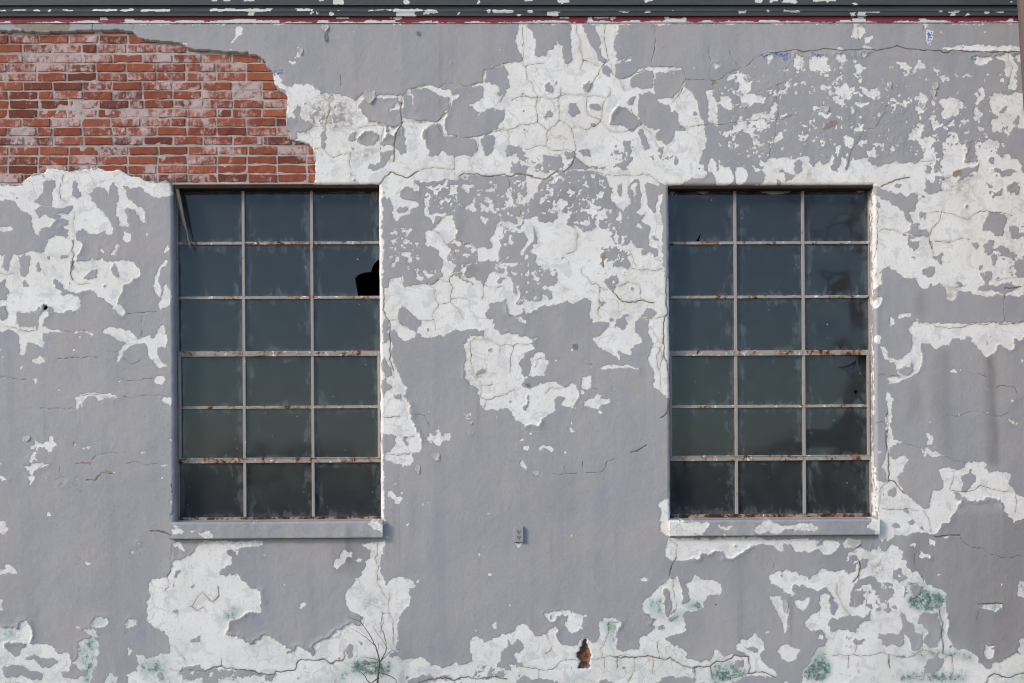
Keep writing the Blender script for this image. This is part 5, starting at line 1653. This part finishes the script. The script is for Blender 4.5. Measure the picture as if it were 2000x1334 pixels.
# ------------------------------------------------------------------ windows
def window(rect, vx, hy, right):
    """vx: the two upright bars, hy: glass top, five cross bars, glass bottom (photo pixels)"""
    x0, x1, z0, z1 = rect
    D = REV - 0.012
    zt = lambda py, d=D: W((W0 + W1) / 2, py, d).z
    W0, W1 = (337, 748) if not right else (1308, 1710)
    fx0, fx1 = x0 + 0.002, x1 - 0.002
    xv = [((W(a, 400, D).x + W(a + 6.0, 1000, D).x) / 2) for a in vx]
    zh = [zt(p) for p in hy]
    bm = bmesh.new()
    t = 0.0105                                   # half width of a glazing bar
    fw = 0.006
    y0, y1 = D - 0.012, D + 0.03
    # outer frame
    box(bm, fx0, fx0 + fw, y0, y1, z0 + 0.012, z1 - 0.012, 0, 0.002)
    box(bm, fx1 - fw, fx1, y0, y1, z0 + 0.012, z1 - 0.012, 0, 0.002)
    box(bm, fx0 + fw, fx1 - fw, y0 + 0.001, y1, zh[0], z1 - 0.012, 3, 0.002)
    box(bm, fx0 + fw, fx1 - fw, y0 - 0.001, y1, z0 + 0.006, zh[-1], 2, 0.002)
    # uprights, and cross bars butting between them
    xs_ = [fx0 + fw] + [v for c in xv for v in (c - t, c + t)] + [fx1 - fw]
    for c in xv:
        box(bm, c - t, c + t, y0 + 0.003, y1 - 0.004, zh[-1], zh[0], 0, 0.0022)
    for k in range(1, 6):
        hw = t if k not in (3, 5) else 0.0155
        for j in range(0, 6, 2):
            box(bm, xs_[j], xs_[j + 1], y0 + (0.004 if k not in (3, 5) else 0.0), y1 - 0.005, zh[k] - hw, zh[k] + hw, 1, 0.0022)
    win = bm_obj('window', bm, [MAT_FRAME, MAT_RUSTY, MAT_RUST2, MAT_LINTEL], building)
    win['label'] = 'grey steel window over the plain grey sill with a jagged hole in one pane' if not right else 'grey steel window beside the right edge with wavy reflections in its last column of panes'
    # hinged vent across rows four and five, its own frame a little proud
    bm = bmesh.new()
    s0, s1 = zh[5] + 0.016, zh[3] - 0.016
    box(bm, fx0 + fw + 0.001, fx0 + fw + 0.019, y0 - 0.006, y0 + 0.020, s0, s1, 0, 0.002)
    box(bm, fx1 - fw - 0.019, fx1 - fw - 0.001, y0 - 0.006, y0 + 0.020, s0, s1, 0, 0.002)
    box(bm, fx0 + fw + 0.019, fx1 - fw - 0.019, y0 - 0.005, y0 + 0.001, s1 - 0.008, s1, 1, 0.002)
    box(bm, fx0 + fw + 0.019, fx1 - fw - 0.019, y0 - 0.005, y0 + 0.001, s0, s0 + 0.008, 1, 0.002)
    bm_obj('vent_sash', bm, [MAT_FRAME, MAT_RUSTY], win)
    # glass
    bm = bmesh.new(); uvl = bm.loops.layers.uv.new('UVMap')
    yg = D + 0.010
    rg = random.Random(5 + right)
    xe = [fx0 + fw * 0.6] + xv + [fx1 - fw * 0.6]
    def pane(poly, c, tilt, ext):
        vs = []
        for (x, z) in poly:
            vs.append(bm.verts.new((x, yg + (x - c[0]) * tilt[0] + (z - c[1]) * tilt[1], z)))
        f = bm.faces.new(vs)
        for lp in f.loops:
            lp[uvl].uv = ((lp.vert.co.x - ext[0]) / (ext[1] - ext[0]), (lp.vert.co.z - ext[2]) / (ext[3] - ext[2]))
        return f
    def sheet(a0, a1, b0, b1, c, tilt, ext, wave, k):
        n, m = 22, 18
        g = np.stack(np.meshgrid(np.linspace(0, 1, n + 1), np.linspace(0, 1, m + 1)), 0).astype(np.float32)
        wv = fbm(g[0] * 100 + k * 300, g[1] * 100 + 500 * right, 75, 2, 4) * wave
        vs = [[bm.verts.new((a0 + (a1 - a0) * g[0, j, i], yg + float(wv[j, i]) + (a0 + (a1 - a0) * g[0, j, i] - c[0]) * tilt[0] + (b0 + (b1 - b0) * g[1, j, i] - c[1]) * tilt[1], b0 + (b1 - b0) * g[1, j, i])) for i in range(n + 1)] for j in range(m + 1)]
        for j in range(m):
            for i in range(n):
                f = bm.faces.new((vs[j][i], vs[j][i + 1], vs[j + 1][i + 1], vs[j + 1][i]))
                for lp in f.loops:
                    lp[uvl].uv = ((lp.vert.co.x - ext[0]) / (ext[1] - ext[0]), (lp.vert.co.z - ext[2]) / (ext[3] - ext[2]))
    for r in range(6):
        for c in range(3):
            a0, a1, b1, b0 = xe[c] , xe[c + 1], zh[r], zh[r + 1]
            tl = (rg.gauss(0, 0.0022), rg.gauss(0, 0.0022))
            ext = (a0, a1, b0, b1); mid = ((a0 + a1) / 2, (b0 + b1) / 2)
            q = lambda px, py: (W(px, py, yg).x, W(px, py, yg).z)
            if not right and (r, c) == (1, 2):
                h = [q(700, 580), q(697, 565), q(693.5, 543), q(702, 536), q(713, 532), q(725, 531.5), q(727, 522), q(731, 515), q(737, 508.5), q(742, 505)]
                poly = [(a0, b0), (h[0][0], b0)] + h[1:-1] + [(a1, h[-1][1]), (a1, b1), (a0, b1)]
                pane(poly, mid, tl, ext)
            elif right and (r, c) == (0, 0):
                h = [q(1356, 475), q(1369, 456), q(1364, 475)]
                pane([(a0, b0), (h[0][0], b0), h[1], (h[2][0], b0), (a1, b0), (a1, b1), (a0, b1)], mid, tl, ext)
            elif right and (r, c) == (3, 2):
                outer = [(a0, b0), (a1, b0), (a1, q(1692, 744)[1]), q(1682, 731), q(1677, 712), (q(1675, 698)[0], b1), (a0, b1)]
                holes = [[q(1637, 718), q(1655, 727), q(1662, 737), q(1668, 718), q(1673, 704), q(1655, 714)], [q(1667, 763), q(1675, 762), q(1672, 772)]]
                loops_ = [[Vector((x, z, 0)) for x, z in lp_] for lp_ in [outer] + holes]
                flat = [p for lp_ in [outer] + holes for p in lp_]
                for tri in tessellate_polygon(loops_):
                    f = pane([flat[i] for i in tri], mid, tl, ext)
                    f.normal_update()
                    if f.normal.y > 0: f.normal_flip()
                # loose shards still lodged in the gaps, tipped towards the ground
                for poly in (holes[0], [q(1692, 744), q(1682, 731), q(1677, 712), (q(1675, 698)[0], b1), (a1, b1)]):
                    f = pane(poly, poly[0], (0.03, 0.30), ext)
                    for v in f.verts: v.co.y += 0.006
                    f.normal_update()
                    if f.normal.y > 0: f.normal_flip()
            else:
                sheet(a0, a1, b0, b1, mid, tl, ext, 0.006 if right and c == 2 else 0.00035, r * 3 + c)
    bm_obj('glass_pane', bm, MAT_GLASS2 if right else MAT_GLASS, win, True)
    # putty and paint smeared over the glass edge at the top
    rp = random.Random(9 + right)
    smears = ([(1360, 1386, 372, 379), (1485, 1545, 372, 381), (1672, 1690, 371, 377), (1308, 1318, 374, 382)] if right else [(700, 712, 374, 378), (660, 690, 373, 376), (725, 742, 374, 398), (380, 470, 372, 375)])
    for (a, b_, c, d) in smears:
        bm = bmesh.new()
        n = 10
        top = [W(a + (b_ - a) * k / n, c, yg - 0.004) for k in range(n + 1)]
        bot = [W(a + (b_ - a) * k / n, c + (d - c) * (0.25 + 0.75 * math.sin(math.pi * (k + .3) / (n + .6))) * rp.uniform(0.75, 1.0), yg - 0.004) for k in range(n + 1)]
        fr = [bm.verts.new(p) for p in top + bot[::-1]]
        f = bm.faces.new(fr)
        r = bmesh.ops.extrude_face_region(bm, geom=[f])
        for v in r['geom']:
            if isinstance(v, bmesh.types.BMVert): v.co.y += 0.003
        bm_obj('putty', bm, MAT_LATH if not right else MAT_FRAME, win)
    # lintel and sill
    bm = bmesh.new()
    box(bm, x0 + 0.004, x1 - 0.004, 0.012, D - 0.014, z1 - 0.020, z1 + (0.010 if not right else 0.0015), 0, 0.002)
    bm_obj('lintel', bm, MAT_LINTEL, win)
    sl, sr = (334.5, 748.5) if not right else (1306.5, 1715.0)
    pt, pb = (1020.5, 1051.8) if not right else (1016.5, 1046.3)
    XS = np.arange(W(sl, 1035).x, W(sr, 1035).x, STEP); XS[-1] = W(sr, 1035).x
    pj = 0.042
    zf1 = W((sl + sr) / 2, pt, -pj).z; zf0 = W((sl + sr) / 2, pb, -pj).z
    P = [(0.10, z0 + 0.012, 6)] + [(0.10 - k * 0.025, z0 + 0.010 - k * 0.004, 4 - k * 0.6) for k in range(1, 5)]
    P += [(-0.010, zf1 + 0.010, 0.6), (-pj + 0.012, zf1 + 0.005, 0.2), (-pj + 0.004, zf1 + 0.001, 0.0), (-pj, zf1 - 0.006, 0)]
    P += [(-pj, zf1 - 0.006 - (zf1 - zf0 - 0.010) * k / 14, 0) for k in range(1, 15)]
    P += [(-pj + 0.004, zf0, 0), (-pj + 0.03, zf0 + 0.002, 0), (0.03, zf0 + 0.002, 0)]
    YY = np.array([p[0] for p in P])[:, None] + 0 * XS[None, :]; ZZ = np.array([p[1] for p in P])[:, None] + 0 * XS[None, :]
    XX = np.repeat(XS[None, :], len(P), 0)
    px, py = to_px(XX, np.clip(ZZ, zf0 + 0.004, zf1 - 0.004), -pj)
    fl = sample_fields(px, py)
    nn = 0.0065 * fbm(px.astype(np.float32), py.astype(np.float32), 34, 4, 3) + 0.002 * (fl['paint'] > 0)
    YY = YY - nn
    m = len(XS)
    r_, c_ = np.meshgrid(np.arange(len(P) - 1), np.arange(m - 1), indexing='ij')
    i = r_ * m + c_
    f = np.stack([i, i + m, i + 1 + m, i + 1], -1).reshape(-1, 4)
    Vv = np.stack([XX, YY, ZZ], -1).reshape(-1, 3)
    # end caps as strips back to the wall
    caps_v, caps_f, extra = [], [], {k: [v.ravel()] for k, v in fl.items()}
    nb = len(Vv)
    for col, flip in ((0, False), (m - 1, True)):
        ring = Vv.reshape(len(P), m, 3)[:, col]
        back = ring.copy(); back[:, 1] = np.maximum(back[:, 1], 0.03)
        caps_v += [ring, back]
        k_ = np.arange(len(P) - 1)
        q_ = np.stack([nb + k_, nb + k_ + 1, nb + len(P) + k_ + 1, nb + len(P) + k_], -1)
        caps_f.append(q_ if flip else q_[:, ::-1])
        nb += 2 * len(P)
        for k in extra: extra[k] += [fl[k][:, col], fl[k][:, col]]
    grid_mesh('sill', np.concatenate([Vv] + caps_v), np.concatenate([f] + caps_f), {k: np.concatenate(v) for k, v in extra.items()}, MAT_WALL, win)
    return win
win_l = window(WINS[0], (474.0, 607.5), (373.0, 475.0, 581.5, 690.0, 795.5, 900.0, 1009.5), False)
win_r = window(WINS[1], (1434.0, 1566.5), (373.0, 474.5, 580.0, 688.5, 793.5, 895.5, 1003.5), True)

# ------------------------------------------------------------------ socket outlet on the wall
o0 = W(1004.5, 1058.5); o1 = W(1020.5, 1028.5)
bm = bmesh.new(); box(bm, o0.x, o1.x + 0.006, -0.024, 0.004, o0.z, o1.z, 0, 0.004)
box(bm, o0.x - 0.004, o1.x + 0.010, -0.008, 0.003, o0.z - 0.004, o1.z + 0.004, 0, 0.002)
outlet = bm_obj('outlet', bm, MAT_OUT, building)
for k in (0, 1):
    zc = o0.z + (o1.z - o0.z) * (0.32 + 0.36 * k); xc = (o0.x + o1.x) / 2 + 0.003
    bm = bmesh.new()
    for dx in (-0.008, 0.008): box(bm, xc + dx - 0.0022, xc + dx + 0.0022, -0.0262, -0.020, zc - 0.004, zc + 0.009)
    box(bm, xc - 0.004, xc + 0.004, -0.0262, -0.020, zc - 0.014, zc - 0.007)
    bm_obj('socket', bm, MAT_SLOT, outlet)

# ------------------------------------------------------------------ paint scales hanging off the wall
def flake(px, py, w, h, hang, curl, two=False, seed=0):
    """a curled scale, held along its top, standing out at the bottom; sizes in photo pixels"""
    rf = random.Random(seed * 31 + int(px))
    bm = bmesh.new()
    c = W(px, py); w /= PXM; h /= PXM; hang *= 0.42; curl *= 0.4
    n, m = 7, 6
    rows = []
    for j in range(m + 1):
        v = j / m
        wd = w * (0.72 + 0.35 * math.sin(math.pi * min(1, v * 0.75 + 0.12))) * (1 - 0.55 * max(0, v - 0.6) / 0.4)
        row = []
        for i in range(n + 1):
            u = i / n - 0.5
            out = 0.003 + hang * (v ** 1.5) + curl * (u * 2) ** 2 * (0.3 + v)
            jx = rf.uniform(-.04, .04) * w; jz = rf.uniform(-.06, .06) * h
            row.append(bm.verts.new((c.x + u * wd + jx, -out, c.z + h * (0.5 - v) + jz + (0.12 * h * (u * 2) ** 2))))
        rows.append(row)
    for j in range(m):
        for i in range(n):
            bm.faces.new((rows[j][i], rows[j + 1][i], rows[j + 1][i + 1], rows[j][i + 1]))
    r = bmesh.ops.solidify(bm, geom=bm.faces[:], thickness=0.0016)
    bmesh.ops.recalc_face_normals(bm, faces=bm.faces[:])
    return bm_obj('paint_scale', bm, MAT_SCALE if not two else MAT_SCALE2, building, False)
MAT_SCALE = simple('white plaster scale', (0.68, 0.66, 0.63), (0.78, 0.775, 0.77), 45, 0.9, 0.002)
MAT_SCALE2 = simple('grey paint scale', (0.32, 0.318, 0.335), (0.37, 0.365, 0.375), 45, 0.7, 0.002)
for k, (px, py, w, h, hang, curl, two) in enumerate([
        (722, 191, 22, 25, 0.030, 0.006, False), (635, 56, 13, 14, 0.022, 0.006, False), (637, 75, 6, 18, 0.014, 0.004, True), (587, 102, 9, 14, 0.018, 0.006, False),
        (817, 66, 6, 9, 0.012, 0.003, True), (1822, 183, 11, 14, 0.016, 0.004, False), (1826, 168, 13, 14, 0.012, 0.006, False), (1738, 166, 6, 13, 0.016, 0.004, False),
        (1801, 208, 13, 12, 0.014, 0.004, False), (1610, 215, 17, 14, 0.016, 0.006, False), (1453, 206, 14, 10, 0.014, 0.004, False), (851, 893, 15, 14, 0.018, 0.006, False), (816, 917, 8, 18, 0.014, 0.004, False),
        (1047, 925, 12, 8, 0.012, 0.004, False), (911, 812, 10, 7, 0.012, 0.004, False), (919, 826, 8, 7, 0.012, 0.004, False),
        (1533, 1185, 10, 26, 0.014, 0.004, False), (1668, 1062, 26, 14, 0.014, 0.006, False), (52, 857, 14, 9, 0.014, 0.004, False),
        (1030, 752, 7, 6, 0.010, 0.003, True), (1123, 678, 8, 10, 0.008, 0.003, True)]):
    flake(px, py, w, h, hang, curl, two, k)

# ------------------------------------------------------------------ loose things
# splintered lath hanging in the corner of the left window
bm = bmesh.new()
rl = random.Random(2)
def splinter(px0, py0, y0_, px1, py1, y1_, w0, w1, th):
    n = 14; a = W(px0, py0, y0_); b_ = W(px1, py1, y1_)
    d = (b_ - a).normalized(); side = Vector((d.z, 0, -d.x)).normalized(); outw = d.cross(side)
    rings = []
    for k in range(n + 1):
        t = k / n; p = a.lerp(b_, t); wd = (w0 + (w1 - w0) * t) * rl.uniform(0.75, 1.2)
        p = p + side * rl.uniform(-.002, .002)
        tt = th * (1 - 0.6 * t)
        rings.append([bm.verts.new(p + side * sx * wd + outw * sy * tt) for sx, sy in ((-1, -1), (1, -1), (1, 1), (-1, 1))])
    for k in range(n):
        for j in range(4):
            bm.faces.new((rings[k][j], rings[k][(j + 1) % 4], rings[k + 1][(j + 1) % 4], rings[k + 1][j]))
    bm.faces.new(rings[0][::-1]); bm.faces.new(rings[-1])
splinter(345.5, 366, 0.028, 372, 486, 0.040, 0.0125, 0.003, 0.011)
splinter(343.5, 372, 0.045, 359, 440, 0.050, 0.006, 0.004, 0.006)
lath = bm_obj('wood_lath', bm, MAT_LATH)
tag(lath, 'splintered wooden lath hanging loose from the top left corner of the left window', 'wood strip')

# bare sapling growing against the wall
bm = bmesh.new()
def twig(pts, r0, r1, out0=0.10, out1=0.05):
    P = []
    n = len(pts)
    for k, (u, v) in enumerate(pts):
        y = -(out0 + (out1 - out0) * k / max(1, n - 1))
        P.append(W(400 + u / 4.536, 1040 + v / 4.536, y))
    Q = [P[0]]
    for a, b_ in zip(P, P[1:]):
        for t in (0.34, 0.67, 1.0):
            Q.append(a.lerp(b_, t) + (Vector((random.gauss(0, .0016), random.gauss(0, .003), 0)) if t < 1 else Vector()))
    tube(bm, Q, [r0 + (r1 - r0) * k / (len(Q) - 1) for k in range(len(Q))], 6)
base_p = W(400 + 1530 / 4.536, 1040 + 1334 / 4.536, -0.1)
tube(bm, [Vector((base_p.x - 0.01, -0.1, -0.02)), base_p.lerp(Vector((base_p.x - 0.01, -0.1, 0)), .4), base_p], [0.0095, 0.0085, 0.0075], 8)
twig([(1530, 1334), (1538, 1240), (1548, 1150)], 0.0075, 0.006, 0.1, 0.1)
twig([(1548, 1150), (1530, 1060), (1510, 1000), (1490, 960), (1450, 890), (1400, 820), (1375, 785), (1310, 765), (1265, 740)], 0.0052, 0.0014, 0.1, 0.05)
twig([(1505, 1000), (1440, 940), (1370, 890), (1290, 845)], 0.0026, 0.001, 0.09, 0.06)
twig([(1375, 785), (1380, 740)], 0.0016, 0.0009)
twig([(1548, 1150), (1590, 1080), (1612, 1030), (1600, 950), (1580, 880), (1560, 820), (1565, 760), (1572, 700)], 0.0042, 0.0012, 0.1, 0.05)
twig([(1605, 1000), (1580, 960), (1530, 900), (1490, 835)], 0.002, 0.0009)
twig([(1560, 1140), (1610, 1085), (1650, 1050), (1700, 1040), (1730, 1030)], 0.003, 0.001)
twig([(1530, 1060), (1540, 1020), (1535, 985)], 0.0022, 0.001)
twig([(1540, 1240), (1600, 1255), (1650, 1275), (1690, 1300), (1695, 1340)], 0.0042, 0.0022, 0.1, 0.12)
twig([(1535, 1290), (1470, 1340), (1440, 1310), (1418, 1270), (1385, 1235)], 0.005, 0.002, 0.1, 0.12)
twig([(1545, 1180), (1580, 1210), (1590, 1240)], 0.0028, 0.001)
twig([(1400, 820), (1415, 770)], 0.0013, 0.0007)
twig([(1450, 1108), (1500, 1120), (1540, 1135)], 0.001, 0.002)
sap = bm_obj('bare_sapling', bm, MAT_TWIG, smooth=True)
tag(sap, 'thin leafless sapling growing against the foot of the wall below the left window', 'plant')

# leaning brown timber pole by the right edge
bm = bmesh.new()
pe = W(1990.5, 5, -0.42); pf = W(2000.5, 160, -0.42)
slope = (pf.x - pe.x) / (pf.z - pe.z)
rad = 0.11
pts = []
for z in np.linspace(-0.05, 6.6, 24):
    pts.append(Vector((pe.x + slope * (z - pe.z) + rad * 1.0, -0.42, z)))
tube(bm, pts, [rad * (1.12 - 0.018 * z.z) * (1 + random.uniform(-.012, .012)) for z in pts], 20)
bmesh.ops.recalc_face_normals(bm, faces=bm.faces)
pole = bm_obj('utility_pole', bm, MAT_POLE, smooth=True)
tag(pole, 'weathered brown timber pole leaning in front of the wall at the top right corner', 'pole')

# ------------------------------------------------------------------ ground and what the glass mirrors
bm = bmesh.new()
vs = [bm.verts.new(p) for p in ((-300, -300, 0), (300, -300, 0), (300, 300, 0), (-300, 300, 0))]
bm.faces.new(vs)
tag(bm_obj('ground', bm, MAT_GROUND), 'dry bare ground in front of the wall', None, None, 'structure')

def bare_tree(name, x, y, h, seed, label):
    rt = random.Random(seed)
    t = empty(name, (x, y, 0))
    tag(t, label, 'tree')
    bm = bmesh.new(); bc = bmesh.new()
    def grow(b, p, d, L, r, depth):
        pts = [p]; n = 4
        for k in range(n):
            d = (d + Vector((rt.gauss(0, .16), rt.gauss(0, .16), rt.gauss(0.05, .08)))).normalized()
            pts.append(pts[-1] + d * L / n)
        tube(b, pts, [r * (1 - 0.45 * k / n) for k in range(n + 1)], 7 if depth < 2 else 4)
        if depth >= 4: return
        for _ in range(3 if depth < 3 else 2):
            k = rt.randint(2, n)
            dd = (d + Vector((rt.gauss(0, .75), rt.gauss(0, .75), rt.gauss(0.15, .4)))).normalized()
            grow(bc, pts[k], dd, L * rt.uniform(.5, .75), r * 0.52, depth + 1)
    grow(bm, Vector((0, 0, -0.1)), Vector((0.06, 0, 1)).normalized(), h * 0.42, 0.42, 0)
    bm_obj('trunk', bm, MAT_BARK, t, True); bm_obj('branches', bc, MAT_BARK, t, True)
bare_tree('bare_tree', 8.15, -20.0, 16.0, 4, 'leafless tree across the street, mirrored in the right window')
# clipped hedge along the far side of the street, mirrored low in the glass
bm = bmesh.new()
rh = random.Random(8)
for k in range(16000):
    x = rh.uniform(-40, 40); top = 2.5 + 0.35 * math.sin(x * .7) + 0.25 * math.sin(x * 2.1)
    z = rh.uniform(0.05, top); y = -31 + rh.uniform(-.7, .7)
    d1 = Vector((rh.gauss(0, 1), rh.gauss(0, 1), rh.gauss(0, 1))).normalized(); d2 = d1.orthogonal().normalized(); sz = rh.uniform(.10, .22)
    c = Vector((x, y, z))
    bm.faces.new([bm.verts.new(c + d1 * sz), bm.verts.new(c + d2 * sz * .5), bm.verts.new(c - d1 * sz), bm.verts.new(c - d2 * sz * .5)])
hd = bm_obj('hedge', bm, MAT_LEAF)
tag(hd, 'low dark hedge on the far side of the street, mirrored in the bottom panes', 'hedge')
